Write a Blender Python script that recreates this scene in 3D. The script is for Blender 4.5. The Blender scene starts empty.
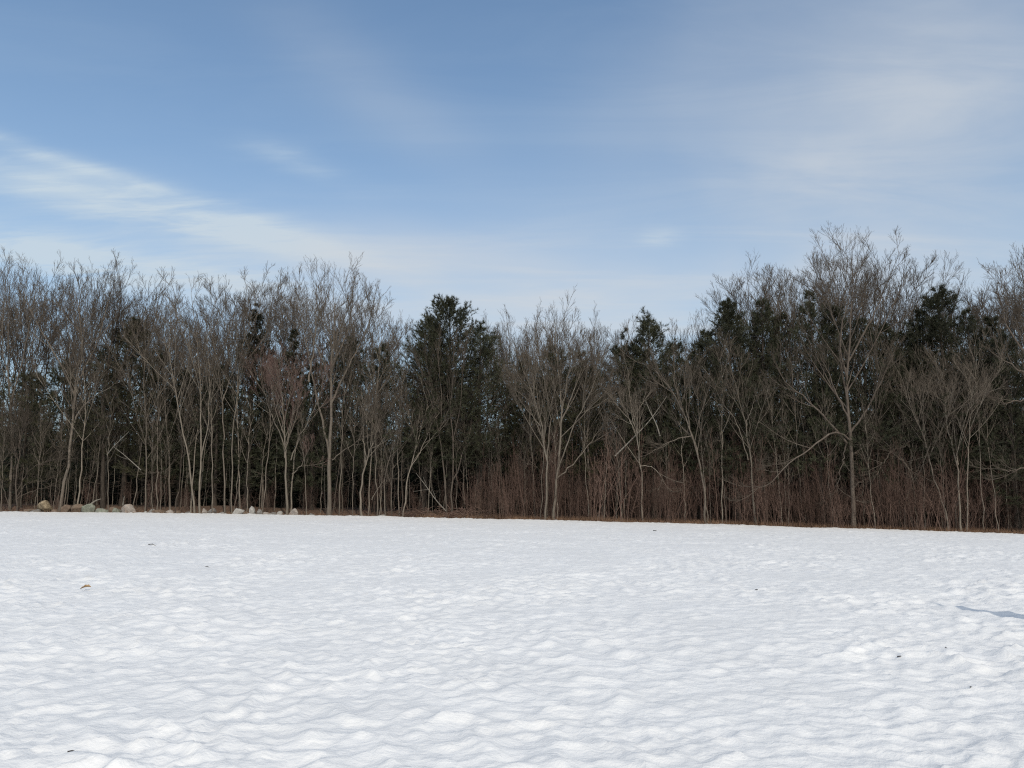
import bpy, math, random
import numpy as np
from mathutils import Vector

R = math.radians
SC = bpy.context.scene
COL = SC.collection

# ------------------------------------------------------------------ camera, world, sun, exposure
CAM_H = 1.65
FPX = 804.0                      # focal length in pixels of a 1024 px wide frame
PITCH = math.atan((492.0 - 384.0) / FPX)
cam_d = bpy.data.cameras.new('camera')
cam_d.sensor_width = 36.0
cam_d.lens = 36.0 * FPX / 1024.0
cam_d.clip_start = 0.05
cam_d.clip_end = 4000.0
cam = bpy.data.objects.new('camera', cam_d)
cam.location = (0, 0, CAM_H)
cam.rotation_euler = (R(90) + PITCH, 0, 0)
COL.objects.link(cam)
SC.camera = cam

SUN_EL, SUN_AZ = R(44), R(160)   # azimuth clockwise from +Y: behind the camera, a little to the right
SUN_STRENGTH, SKY_STRENGTH = 2.05, 0.104
SC.view_settings.view_transform = 'Standard'
SC.view_settings.look = 'None'
SC.view_settings.exposure = 0.0
SC.view_settings.gamma = 1.0
SC.view_settings.use_curve_mapping = False
SC.cycles.use_denoising = False
SC.cycles.filter_width = 1.2
SC.cycles.sample_clamp_indirect = 2.0
SC.cycles.sample_clamp_direct = 6.0

sun_d = bpy.data.lights.new('sun', 'SUN')
sun_d.energy = SUN_STRENGTH
sun_d.angle = R(0.6)
sun_d.color = (1.0, 0.92, 0.80)
sun = bpy.data.objects.new('sun', sun_d)
to_sun = Vector((math.sin(SUN_AZ) * math.cos(SUN_EL), math.cos(SUN_AZ) * math.cos(SUN_EL), math.sin(SUN_EL)))
sun.rotation_euler = to_sun.to_track_quat('Z', 'Y').to_euler()
sun.location = to_sun * 80
COL.objects.link(sun)


class Nodes:
    """small helper for building node trees"""
    def __init__(self, tree):
        self.t = tree
        self.n = tree.nodes
        self.l = tree.links

    def add(self, typ, **kw):
        nd = self.n.new(typ)
        for k, v in kw.items():
            setattr(nd, k, v)
        return nd

    def put(self, sock, v):
        if hasattr(v, 'is_output'):
            self.l.new(v, sock)
        else:
            sock.default_value = v

    def m(self, op, a, b=0.0, c=0.0, clamp=False):
        nd = self.add('ShaderNodeMath', operation=op)
        nd.use_clamp = clamp
        self.put(nd.inputs[0], a)
        self.put(nd.inputs[1], b)
        self.put(nd.inputs[2], c)
        return nd.outputs[0]

    def noise(self, vec, scale, detail=4.0, rough=0.55, dist=0.0):
        nd = self.add('ShaderNodeTexNoise')
        if vec is not None:
            self.l.new(vec, nd.inputs['Vector'])
        nd.inputs['Scale'].default_value = scale
        nd.inputs['Detail'].default_value = detail
        nd.inputs['Roughness'].default_value = rough
        nd.inputs['Distortion'].default_value = dist
        return nd.outputs['Fac']

    def step(self, v, lo, hi):
        nd = self.add('ShaderNodeMapRange', interpolation_type='SMOOTHSTEP')
        self.put(nd.inputs['Value'], v)
        nd.inputs['From Min'].default_value = lo
        nd.inputs['From Max'].default_value = hi
        return nd.outputs['Result']

    def mix(self, f, a, b):
        nd = self.add('ShaderNodeMix', data_type='RGBA')
        self.put(nd.inputs['Factor'], f)
        for s, v in ((nd.inputs[6], a), (nd.inputs[7], b)):
            if isinstance(v, tuple):
                s.default_value = (*v, 1.0)
            else:
                self.l.new(v, s)
        return nd.outputs[2]


def build_world():
    w = bpy.data.worlds.new('World')
    SC.world = w
    w.use_nodes = True
    w.node_tree.nodes.clear()
    N = Nodes(w.node_tree)
    sky = N.add('ShaderNodeTexSky', sky_type='NISHITA')
    sky.sun_disc = False
    sky.sun_elevation = SUN_EL
    sky.sun_rotation = SUN_AZ
    sky.altitude = 100
    sky.air_density = 1.0
    sky.dust_density = 1.2
    sky.ozone_density = 1.6
    tc = N.add('ShaderNodeTexCoord')
    sep = N.add('ShaderNodeSeparateXYZ')
    N.l.new(tc.outputs['Generated'], sep.inputs[0])
    x, y, z = sep.outputs
    az = N.m('MULTIPLY', N.m('ARCTAN2', x, y), 180 / math.pi)      # degrees, 0 = the view over the field
    el = N.m('MULTIPLY', N.m('ARCSINE', z), 180 / math.pi)
    comb = N.add('ShaderNodeCombineXYZ')
    zc = N.m('MAXIMUM', z, 0.03)
    N.l.new(N.m('DIVIDE', x, N.m('ADD', zc, 0.12)), comb.inputs[0])
    N.l.new(N.m('DIVIDE', y, N.m('ADD', zc, 0.12)), comb.inputs[1])
    plane = comb.outputs[0]
    mp = N.add('ShaderNodeMapping')
    N.l.new(plane, mp.inputs[0])
    mp.inputs['Rotation'].default_value = (0, 0, R(24))
    mp.inputs['Scale'].default_value = (0.8, 3.2, 1)
    streak = N.noise(mp.outputs[0], 1.3, 7, 0.6, 0.7)
    soft = N.noise(plane, 0.9, 5, 0.5, 0.4)
    fine = N.noise(mp.outputs[0], 4.5, 6, 0.6, 0.5)

    def blob(a0, e0, ra, re, rot=0.0):
        c, s = math.cos(R(rot)), math.sin(R(rot))
        da = N.m('SUBTRACT', az, a0)
        de = N.m('SUBTRACT', el, e0)
        u = N.m('DIVIDE', N.m('ADD', N.m('MULTIPLY', da, c), N.m('MULTIPLY', de, s)), ra)
        v = N.m('DIVIDE', N.m('SUBTRACT', N.m('MULTIPLY', de, c), N.m('MULTIPLY', da, s)), re)
        r2 = N.m('ADD', N.m('MULTIPLY', u, u), N.m('MULTIPLY', v, v))
        return N.m('EXPONENT', N.m('MULTIPLY', r2, -1.0))

    def add(*xs):
        o = xs[0]
        for q in xs[1:]:
            o = N.m('ADD', o, q)
        return o

    sk = N.step(streak, 0.36, 0.66)
    sf = N.step(soft, 0.3, 0.7)
    fn = N.step(fine, 0.35, 0.7)
    tex1 = add(N.m('MULTIPLY', sk, 0.42), N.m('MULTIPLY', fn, 0.42), 0.22)
    tex2 = add(N.m('MULTIPLY', sf, 0.55), N.m('MULTIPLY', sk, 0.2), 0.3)
    # cirrus bands low on the left, one wisp above them, a broad veil on the right, a pale horizon
    bands = add(N.m('MULTIPLY', blob(-27.5, 18.2, 11.5, 1.35, -6), 0.78),
                N.m('MULTIPLY', blob(-32, 20.5, 11, 0.5, -8), 0.55),
                N.m('MULTIPLY', blob(-17, 17.4, 8, 1.1, -9), 0.7),
                N.m('MULTIPLY', blob(-30, 14.5, 15, 1.4, -2), 1.0),
                N.m('MULTIPLY', blob(-15.8, 22.5, 3.0, 0.8, -9), 0.42),
                N.m('MULTIPLY', blob(10.8, 17.6, 1.5, 0.6, 0), 0.7))
    veil = add(N.m('MULTIPLY', blob(26, 22.5, 12, 8, 25), 0.95),
               N.m('MULTIPLY', blob(15, 29, 14, 5, 35), 0.24),
               N.m('MULTIPLY', blob(40, 18, 18, 12, 0), 0.3),
               N.m('MULTIPLY', blob(-4, 14.6, 18, 3.6, -3), 0.85),
               N.m('MULTIPLY', blob(8, 13, 24, 5.5, 0), 0.45),
               N.m('MULTIPLY', blob(-10, 27, 10, 2.6, -30), 0.2))
    horizon = N.m('MULTIPLY', N.m('EXPONENT', N.m('MULTIPLY', N.m('MAXIMUM', el, 0.0), -0.062)), 0.92)
    elsewhere = N.m('MULTIPLY', N.m('MULTIPLY', sk, sf), 0.07)
    dens = add(N.m('MULTIPLY', bands, tex1), horizon, elsewhere)
    dens = N.m('MINIMUM', dens, 0.92)
    tint = N.add('ShaderNodeVectorMath', operation='MULTIPLY')
    N.l.new(sky.outputs[0], tint.inputs[0])
    tint.inputs[1].default_value = (0.92, 1.26, 1.42)                # the clear winter blue of the photograph
    base = tint.outputs[0]
    colr = N.mix(dens, base, (5.5, 6.5, 7.3))
    colr = N.mix(N.m('MINIMUM', N.m('MULTIPLY', veil, tex2), 0.9), colr, (6.05, 6.4, 6.75))
    # an unseen bright overcast behind the camera and overhead, added to lift the shadows
    behind = N.m('MULTIPLY', N.step(y, 0.25, -0.45), N.m('ADD', N.m('MULTIPLY', sf, 0.4), 0.6))
    colr = N.mix(N.m('MULTIPLY', behind, 0.85), colr, (9.0, 8.9, 8.7))
    bg = N.add('ShaderNodeBackground')
    N.l.new(colr, bg.inputs['Color'])
    bg.inputs['Strength'].default_value = SKY_STRENGTH
    out = N.add('ShaderNodeOutputWorld')
    N.l.new(bg.outputs[0], out.inputs[0])


build_world()


# ------------------------------------------------------------------ materials
def principled(name):
    m = bpy.data.materials.new(name)
    m.use_nodes = True
    N = Nodes(m.node_tree)
    b = m.node_tree.nodes['Principled BSDF']
    return m, N, b


def mat_bark(name, a, b_, patch, rough=0.85, obj_var=0.25):
    """bark: two tones broken up by noise, pale lichen patches, each tree a little lighter or darker"""
    m, N, b = principled(name)
    tc = N.add('ShaderNodeTexCoord')
    mp = N.add('ShaderNodeMapping')
    N.l.new(tc.outputs['Object'], mp.inputs[0])
    mp.inputs['Scale'].default_value = (6, 6, 1.2)
    n1 = N.step(N.noise(mp.outputs[0], 2.0, 6, 0.65), 0.3, 0.7)
    n2 = N.step(N.noise(tc.outputs['Object'], 1.1, 5, 0.6), 0.55, 0.75)
    c = N.mix(n1, a, b_)
    c = N.mix(N.m('MULTIPLY', n2, 0.6), c, patch)
    oi = N.add('ShaderNodeObjectInfo')
    hs = N.add('ShaderNodeHueSaturation')
    N.l.new(c, hs.inputs['Color'])
    N.l.new(N.m('ADD', N.m('MULTIPLY', oi.outputs['Random'], obj_var * 2), 1 - obj_var), hs.inputs['Value'])
    N.l.new(hs.outputs[0], b.inputs['Base Color'])
    b.inputs['Roughness'].default_value = rough
    b.inputs['Specular IOR Level'].default_value = 0.05
    bp = N.add('ShaderNodeBump')
    bp.inputs['Strength'].default_value = 0.5
    bp.inputs['Distance'].default_value = 0.02
    N.l.new(n1, bp.inputs['Height'])
    N.l.new(bp.outputs[0], b.inputs['Normal'])
    return m


def mat_needles(name, a, b_, dead):
    m, N, b = principled(name)
    ge = N.add('ShaderNodeNewGeometry')
    tc = N.add('ShaderNodeTexCoord')
    n = N.step(N.noise(tc.outputs['Object'], 0.9, 4, 0.6), 0.3, 0.7)
    c = N.mix(n, a, b_)
    k = N.step(ge.outputs['Random Per Island'], 0.72, 1.0)
    c = N.mix(N.m('MULTIPLY', k, 0.5), c, dead)
    oi = N.add('ShaderNodeObjectInfo')
    hs = N.add('ShaderNodeHueSaturation')
    N.l.new(c, hs.inputs['Color'])
    N.l.new(N.m('ADD', N.m('MULTIPLY', oi.outputs['Random'], 0.4), 0.8), hs.inputs['Value'])
    N.l.new(hs.outputs[0], b.inputs['Base Color'])
    b.inputs['Roughness'].default_value = 0.55
    b.inputs['Specular IOR Level'].default_value = 0.3
    return m


M = {}
M['grey'] = mat_bark('grey_bark', (0.107, 0.089, 0.071), (0.202, 0.171, 0.139), (0.248, 0.229, 0.188))
M['pale'] = mat_bark('pale_bark', (0.144, 0.120, 0.096), (0.249, 0.216, 0.173), (0.288, 0.263, 0.215))
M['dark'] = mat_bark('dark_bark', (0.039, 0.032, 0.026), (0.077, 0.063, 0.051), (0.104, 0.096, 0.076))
M['brown'] = mat_bark('brown_bark', (0.080, 0.062, 0.050), (0.143, 0.120, 0.098), (0.175, 0.158, 0.133))
M['twig'] = mat_bark('twig_bark', (0.087, 0.071, 0.055), (0.152, 0.126, 0.101), (0.168, 0.149, 0.121))
M['redtwig'] = mat_bark('red_twig_bark', (0.118, 0.077, 0.067), (0.174, 0.118, 0.099), (0.190, 0.157, 0.130))
M['brush'] = mat_bark('brush_bark', (0.101, 0.064, 0.051), (0.172, 0.116, 0.092), (0.194, 0.158, 0.128), obj_var=0.4)
M['pine'] = mat_needles('pine_needles', (0.035, 0.040, 0.022), (0.060, 0.063, 0.034), (0.09, 0.072, 0.038))
M['olive'] = mat_needles('olive_needles', (0.040, 0.042, 0.022), (0.062, 0.060, 0.028), (0.09, 0.07, 0.035))
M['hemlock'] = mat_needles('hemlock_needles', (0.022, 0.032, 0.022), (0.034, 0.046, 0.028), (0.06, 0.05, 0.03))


def mat_snow():
    m, N, b = principled('snow')
    tc = N.add('ShaderNodeTexCoord')
    P = tc.outputs['Object']
    n = N.noise(P, 0.7, 5, 0.6)
    N.l.new(N.mix(N.step(n, 0.3, 0.7), (0.80, 0.794, 0.775), (0.84, 0.834, 0.815)), b.inputs['Base Color'])
    b.inputs['Roughness'].default_value = 0.55
    b.inputs['Specular IOR Level'].default_value = 0.25
    mp = N.add('ShaderNodeMapping')
    N.l.new(P, mp.inputs[0])
    mp.inputs['Scale'].default_value = (1, 1.15, 1)
    h = N.m('ADD', N.noise(mp.outputs[0], 8.0, 4, 0.55, 0.3), N.m('MULTIPLY', N.noise(P, 26, 4, 0.6), 0.22))
    bp = N.add('ShaderNodeBump')
    bp.inputs['Strength'].default_value = 0.5
    bp.inputs['Distance'].default_value = 0.045
    N.l.new(h, bp.inputs['Height'])
    N.l.new(bp.outputs[0], b.inputs['Normal'])
    return m


def mat_floor():
    m, N, b = principled('leaf_litter')
    tc = N.add('ShaderNodeTexCoord')
    P = tc.outputs['Object']
    n = N.step(N.noise(P, 5.0, 6, 0.7), 0.3, 0.7)
    n2 = N.step(N.noise(P, 0.5, 4, 0.6), 0.4, 0.65)
    c = N.mix(n, (0.06, 0.038, 0.025), (0.155, 0.098, 0.062))
    N.l.new(N.mix(N.m('MULTIPLY', n2, 0.6), c, (0.10, 0.055, 0.036)), b.inputs['Base Color'])
    b.inputs['Roughness'].default_value = 0.95
    bp = N.add('ShaderNodeBump')
    bp.inputs['Strength'].default_value = 0.9
    bp.inputs['Distance'].default_value = 0.06
    N.l.new(N.noise(P, 9, 5, 0.7), bp.inputs['Height'])
    N.l.new(bp.outputs[0], b.inputs['Normal'])
    return m


def mat_rock(name, a, b_, lich):
    m, N, b = principled(name)
    tc = N.add('ShaderNodeTexCoord')
    P = tc.outputs['Object']
    n = N.step(N.noise(P, 6, 7, 0.65, 0.4), 0.35, 0.65)
    n2 = N.step(N.noise(P, 3.2, 5, 0.6, 0.8), 0.5, 0.66)
    c = N.mix(n, a, b_)
    N.l.new(N.mix(N.m('MULTIPLY', n2, 0.7), c, lich), b.inputs['Base Color'])
    b.inputs['Roughness'].default_value = 0.9
    bp = N.add('ShaderNodeBump')
    bp.inputs['Strength'].default_value = 0.6
    bp.inputs['Distance'].default_value = 0.03
    N.l.new(N.noise(P, 14, 6, 0.7), bp.inputs['Height'])
    N.l.new(bp.outputs[0], b.inputs['Normal'])
    return m


def mat_plain(name, a, b_, scale=12.0, rough=0.8):
    m, N, b = principled(name)
    tc = N.add('ShaderNodeTexCoord')
    n = N.step(N.noise(tc.outputs['Object'], scale, 5, 0.65), 0.3, 0.7)
    N.l.new(N.mix(n, a, b_), b.inputs['Base Color'])
    b.inputs['Roughness'].default_value = rough
    return m


M['snow'] = mat_snow()
M['floor'] = mat_floor()
M['rock_tan'] = mat_rock('tan_stone', (0.17, 0.13, 0.08), (0.40, 0.32, 0.21), (0.10, 0.07, 0.045))
M['rock_pink'] = mat_rock('pinkish_stone', (0.22, 0.19, 0.165), (0.40, 0.355, 0.31), (0.30, 0.20, 0.14))
M['rock_green'] = mat_rock('lichen_stone', (0.158, 0.166, 0.130), (0.288, 0.295, 0.238), (0.216, 0.245, 0.180))
M['rock_grey'] = mat_rock('grey_stone', (0.144, 0.133, 0.122), (0.259, 0.245, 0.223), (0.173, 0.144, 0.115))
M['rock_white'] = mat_rock('white_stone', (0.302, 0.288, 0.266), (0.403, 0.389, 0.360), (0.259, 0.230, 0.194))
M['rock_brown'] = mat_rock('brown_stone', (0.122, 0.083, 0.058), (0.209, 0.151, 0.108), (0.144, 0.130, 0.094))
M['dead_wood'] = mat_plain('bleached_wood', (0.15, 0.135, 0.112), (0.27, 0.245, 0.205), 5)
M['dry_grass'] = mat_plain('dry_grass', (0.15, 0.085, 0.05), (0.28, 0.17, 0.10), 0.8)
M['leaf'] = mat_plain('dead_leaf', (0.24, 0.14, 0.06), (0.42, 0.27, 0.13), 20)
M['black_twig'] = mat_plain('wet_twig', (0.025, 0.022, 0.02), (0.06, 0.05, 0.045), 30)


# ------------------------------------------------------------------ mesh and object helpers
def make_mesh(name, V, F, mat, smooth=True):
    V = np.asarray(V, np.float32)
    F = np.asarray(F, np.int32)
    me = bpy.data.meshes.new(name)
    k = F.shape[1]
    me.vertices.add(len(V))
    me.vertices.foreach_set('co', V.ravel())
    me.loops.add(F.size)
    me.loops.foreach_set('vertex_index', F.ravel())
    me.polygons.add(len(F))
    me.polygons.foreach_set('loop_start', np.arange(0, F.size, k, dtype=np.int32))
    me.polygons.foreach_set('use_smooth', np.full(len(F), smooth, bool))
    me.update(calc_edges=True)
    me.materials.append(mat)
    return me


def link(name, me, parent=None, loc=(0, 0, 0)):
    o = bpy.data.objects.new(name, me)
    o.location = loc
    COL.objects.link(o)
    if parent is not None:
        o.parent = parent
    return o


def tag(o, label=None, cat=None, group=None, kind=None):
    for k, v in (('label', label), ('category', cat), ('group', group), ('kind', kind)):
        if v:
            o[k] = v
    return o


def norm(a):
    return a / np.maximum(np.linalg.norm(a, axis=-1, keepdims=True), 1e-9)


def tubes(P, Rd, sides):
    """P (n,k,3) centre lines, Rd (n,k) radii -> vertices and quads"""
    P = np.asarray(P, float)
    n, k, _ = P.shape
    T = np.empty_like(P)
    T[:, 1:-1] = P[:, 2:] - P[:, :-2]
    T[:, 0] = P[:, 1] - P[:, 0]
    T[:, -1] = P[:, -1] - P[:, -2]
    T = norm(T)
    mean = np.abs(T.mean(1))
    ref = np.eye(3)[np.argmin(mean, axis=1)][:, None, :]
    U = norm(np.cross(T, ref))
    W = np.cross(T, U)
    a = np.arange(sides) * 2 * math.pi / sides
    ca, sa = np.cos(a)[None, None, :, None], np.sin(a)[None, None, :, None]
    V = P[:, :, None, :] + Rd[:, :, None, None] * (ca * U[:, :, None, :] + sa * W[:, :, None, :])
    i = np.arange(n * k * sides).reshape(n, k, sides)
    A, B = i[:, :-1, :], i[:, 1:, :]
    F = np.stack([A, np.roll(A, -1, 2), np.roll(B, -1, 2), B], -1).reshape(-1, 4)
    return V.reshape(-1, 3), F


class Bag:
    """collects pieces that end up in one mesh"""
    def __init__(self):
        self.V, self.F, self.n = [], [], 0

    def add(self, V, F):
        self.V.append(V)
        self.F.append(F + self.n)
        self.n += len(V)

    def tubes(self, P, Rd, sides):
        self.add(*tubes(P, Rd, sides))

    def arrays(self):
        return np.concatenate(self.V), np.concatenate(self.F)

    def mesh(self, name, mat, smooth=True):
        V, F = self.arrays()
        return make_mesh(name, V, F, mat, smooth)


def smoothstep(a, b, x):
    t = np.clip((x - a) / (b - a), 0, 1)
    return t * t * (3 - 2 * t)


def perlin(x, y, seed=0):
    xi, yi = np.floor(x).astype(np.int64), np.floor(y).astype(np.int64)
    xf, yf = x - xi, y - yi

    def g(ix, iy):
        h = (ix * 374761393 + iy * 668265263 + seed * 974634777) & 0xffffffff
        h = ((h ^ (h >> 13)) * 1274126177) & 0xffffffff
        h = h ^ (h >> 16)
        a = (h & 0xffff) * (2 * math.pi / 65536)
        return np.cos(a), np.sin(a)
    u = xf * xf * xf * (xf * (xf * 6 - 15) + 10)
    v = yf * yf * yf * (yf * (yf * 6 - 15) + 10)

    def d(ix, iy, dx, dy):
        a, b = g(ix, iy)
        return a * dx + b * dy
    n00, n10 = d(xi, yi, xf, yf), d(xi + 1, yi, xf - 1, yf)
    n01, n11 = d(xi, yi + 1, xf, yf - 1), d(xi + 1, yi + 1, xf - 1, yf - 1)
    return 1.5 * ((n00 * (1 - u) + n10 * u) * (1 - v) + (n01 * (1 - u) + n11 * u) * v)


# ------------------------------------------------------------------ the lie of the land
def edge_y(x):
    """where the snow field stops and the wood begins"""
    return 55.3 - 0.1667 * np.clip(x, -80, 80)


def base_z(x, y):
    """the field: level by the camera, falling away to the right towards the wood"""
    xc = np.clip(x, -75, 75)
    far = -0.16 - 0.01679 * xc - 0.000204 * xc * xc
    return far * np.clip(y / edge_y(x), -0.2, 1.0)


def cups(u, v, seed):
    """shallow bowls between rims: distance to the nearest of a jittered set of points, in cells"""
    ui, vi = np.floor(u).astype(np.int64), np.floor(v).astype(np.int64)
    best = np.full(u.shape, 9.0)
    for a in (-1, 0, 1):
        for b in (-1, 0, 1):
            cx, cy = ui + a, vi + b
            h = (cx * 374761393 + cy * 668265263 + seed * 974634777) & 0xffffffff
            h = ((h ^ (h >> 13)) * 1274126177) & 0xffffffff
            h = h ^ (h >> 16)
            px = cx + 0.1 + 0.8 * (h & 0xffff) / 65536.0
            py = cy + 0.1 + 0.8 * ((h >> 16) & 0xffff) / 65536.0
            best = np.minimum(best, (u - px) ** 2 + (v - py) ** 2)
    return best


def snow_z(x, y):
    x = np.atleast_1d(np.asarray(x, float))
    y = np.atleast_1d(np.asarray(y, float))
    c, s = math.cos(R(20)), math.sin(R(20))
    u, v = x * c + y * s, -x * s + y * c
    wx, wy = 0.18 * perlin(x / 1.1, y / 1.1, 11), 0.18 * perlin(x / 1.1, y / 1.1, 12)
    u2, v2 = u + wx, v + wy
    h = 0.05 * perlin(x / 9, y / 9, 1)
    h = h + 0.026 * perlin(u2 / 1.9, v2 / 1.5, 2)
    a1 = np.clip(0.9 + 0.8 * perlin(x / 2.4, y / 2.4, 9), 0.25, 2)
    a2 = np.clip(0.9 + 0.9 * perlin(x / 1.6 + 5, y / 1.6, 10), 0.2, 2)
    h = h + 0.084 * a1 * (cups(u2 / 0.35, v2 / 0.30, 3) - 0.2)
    h = h + 0.052 * a2 * (cups(u2 / 0.18 + 7, v2 / 0.155, 4) - 0.2)
    h = h + 0.14 * np.clip(perlin(x / 3.1 + 3, y / 3.1, 14) + 0.15 * smoothstep(15, 30, y) - 0.1, 0, 1) * (cups(u2 / 0.75, v2 / 0.66, 15) - 0.2)
    h = h + 0.018 * perlin(u2 / 0.21, v2 / 0.18, 5)
    h = h + 0.007 * perlin(u2 / 0.11, v2 / 0.10, 6)
    h = h * (0.85 + 0.45 * perlin(x / 4.2, y / 4.2, 8))
    return base_z(x, y) + h


def ground_z(x, y):
    """the ground under the snow and the wood: a low bank along the field edge"""
    x = np.asarray(x, float)
    y = np.asarray(y, float)
    e = y - edge_y(x)
    amt = 0.16 + 0.26 * smoothstep(0, -25, x)
    bank = -0.16 + (amt + 0.16) * smoothstep(-0.2, 3.2, e)
    far = smoothstep(105, 270, y) * (15 + 3 * perlin(x / 60, y / 80, 41))
    return base_z(x, y) + bank + far + 0.10 * perlin(x / 5, y / 5, 21) * smoothstep(0.5, 4, e)


def ray(px, py):
    f = Vector((0, math.cos(PITCH), math.sin(PITCH)))
    u = Vector((0, -math.sin(PITCH), math.cos(PITCH)))
    return f + Vector((1, 0, 0)) * ((px - 512) / FPX) + u * ((384 - py) / FPX)


def at(px, py, Y):
    """the point at distance Y over the field that is seen in direction px, py"""
    d = ray(px, py)
    k = Y / d.y
    return (d.x * k, Y, CAM_H + d.z * k)


def on_snow(px, py):
    d = ray(px, py)
    Y = 5.0
    for _ in range(80):
        k = Y / d.y
        gap = CAM_H + d.z * k - float(snow_z(d.x * k, Y)[0])
        Y += gap * 3.0
        Y = max(2.0, min(Y, 60))
    k = Y / d.y
    return d.x * k, Y, float(snow_z(d.x * k, Y)[0])


def edge_at(px):
    Y = 55.0
    for _ in range(20):
        Y = float(edge_y((px - 512) / FPX * Y))
    return Y


def build_ground():
    # snow field: rows get wider apart with distance from the near end
    q = [-16.0, -12, -9, -6, -4, -2, -1, 0, 0.7, 1.3, 1.9, 2.4, 2.8]
    r = [5.0]
    while r[-1] < 59:
        r.append(r[-1] * 1.0048)
    rows = np.array(q + [v - 2 for v in r])
    rows = rows / rows[-1] * 57.0 if False else rows
    top = rows[-1]
    s = np.linspace(-1.12, 1.12, 1150)
    Ye = (55.3 - 1.667 * s) / (1 + 0.1667 * s)
    S, Q = np.meshgrid(s, rows)
    K = (Ye / top)[None, :]
    Y = np.where(Q > 3, 3 + (Q - 3) * (K * top - 3) / (top - 3), Q)
    X = S * np.maximum(Y + 10, 13)
    wob = smoothstep(46, 56, Q)
    Y = Y + wob * (0.7 * perlin(X / 2.3, Y * 0 + 3.3, 31) + 0.2 * perlin(X / 0.7, Y * 0 + 1.3, 32) - 0.1)
    Z = snow_z(X, Y)
    Z[-1] -= 0.30                                                    # the cut edge of the snow
    Z[-2] -= 0.02
    nr, nc = X.shape
    V = np.stack([X, Y, Z], -1).reshape(-1, 3)
    i = np.arange(nr * nc).reshape(nr, nc)
    F = np.stack([i[:-1, :-1], i[:-1, 1:], i[1:, 1:], i[1:, :-1]], -1).reshape(-1, 4)
    o = link('snow', make_mesh('snow', V, F, M['snow']))
    tag(o, kind='structure')
    # the ground itself, out to the horizon
    def axis(lo, hi, fine_lo, fine_hi, step):
        mid = np.arange(fine_lo, fine_hi + step, step)
        a = fine_lo - np.geomspace(step * 2, fine_lo - lo, 22)[::-1]
        b = fine_hi + np.geomspace(step * 2, hi - fine_hi, 22)
        return np.concatenate([a, mid, b])
    xs = axis(-1800, 1800, -85, 85, 1.2)
    ys = axis(-900, 2400, 38, 110, 0.6)
    X, Y = np.meshgrid(xs, ys)
    Z = ground_z(X, Y)
    nr, nc = X.shape
    i = np.arange(nr * nc).reshape(nr, nc)
    F = np.stack([i[:-1, :-1], i[:-1, 1:], i[1:, 1:], i[1:, :-1]], -1).reshape(-1, 4)
    o = link('ground', make_mesh('ground', np.stack([X, Y, Z], -1).reshape(-1, 3), F, M['floor']))
    tag(o, kind='structure')


build_ground()

# ------------------------------------------------------------------ growing trees
UP = np.array([0, 0, 1.0])


def sample(P, Rd, t):
    """points, tangents and radii at t (n,m) along polylines P (n,k,3)"""
    n, k, _ = P.shape
    f = np.clip(t, 0, 1) * (k - 1)
    i = np.minimum(f.astype(int), k - 2)
    w = (f - i)[..., None]
    r = np.arange(n)[:, None]
    A, B = P[r, i], P[r, i + 1]
    return A * (1 - w) + B * w, norm(B - A), Rd[r, i] * (1 - w[..., 0]) + Rd[r, i + 1] * w[..., 0]


def grow(g, P, Rd, m, t0, t1, length, ang, K, trop, wob, rr, rmin, flat=0.0, shape=None):
    """m children on every parent; length may be a number or an (n,) array. Returns centre lines, radii, lengths"""
    n = len(P)
    j = np.arange(m)[None, :]
    t = t0 + (t1 - t0) * (j + g.random((n, m))) / m
    pos, tan, rad = sample(P, Rd, t)
    ref = np.where(np.abs(tan[..., 2:3]) > 0.8, np.array([1.0, 0.2, 0]), UP)
    U = norm(np.cross(tan, ref))
    W = np.cross(tan, U)
    phi = g.random((n, 1)) * 6.28 + j * 2.4 + g.normal(0, 0.5, (n, m))
    a = np.radians(ang[0] + (ang[1] - ang[0]) * g.random((n, m)))
    side = np.cos(phi)[..., None] * U + np.sin(phi)[..., None] * W * (1 - flat)
    d = norm(np.cos(a)[..., None] * tan + np.sin(a)[..., None] * norm(side))
    L = (np.asarray(length, float).reshape(-1, 1) if np.ndim(length) else length)
    tt = (t - t0) / max(t1 - t0, 1e-6)
    sh = shape(tt) if shape else (1.05 - 0.6 * tt)
    L = L * sh * (0.65 + 0.7 * g.random((n, m)))
    d = d.reshape(-1, 3)
    pos = pos.reshape(-1, 3)
    L = L.reshape(-1)
    C = np.empty((n * m, K, 3))
    C[:, 0] = pos
    for q in range(1, K):
        d = norm(d + trop * UP + wob * g.normal(0, 1, d.shape))
        C[:, q] = C[:, q - 1] + d * (L / (K - 1))[:, None]
    r0 = np.maximum(rad.reshape(-1) * rr, rmin)
    taper = np.linspace(0, 1, K)[None, :]
    Rn = r0[:, None] * (1 - taper) + np.minimum(rmin, r0)[:, None] * taper * 0.7
    return C, Rn, L


def smooth_line(pts, K):
    """Catmull-Rom through pts, resampled to K points"""
    p = np.asarray(pts, float)
    if len(p) == 2:
        p = np.array([p[0], (p[0] + p[1]) / 2, p[1]])
    q = np.vstack([2 * p[0] - p[1], p, 2 * p[-1] - p[-2]])
    out = []
    for i in range(1, len(q) - 2):
        for t in np.linspace(0, 1, 12, endpoint=False):
            a, b, c, d = q[i - 1], q[i], q[i + 1], q[i + 2]
            out.append(0.5 * (2 * b + (c - a) * t + (2 * a - 5 * b + 4 * c - d) * t * t + (3 * b - a - 3 * c + d) * t ** 3))
    out.append(p[-1])
    out = np.array(out)
    s = np.concatenate([[0], np.cumsum(np.linalg.norm(np.diff(out, axis=0), axis=1))])
    u = np.linspace(0, s[-1], K)
    return np.stack([np.interp(u, s, out[:, k]) for k in range(3)], 1)


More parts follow.
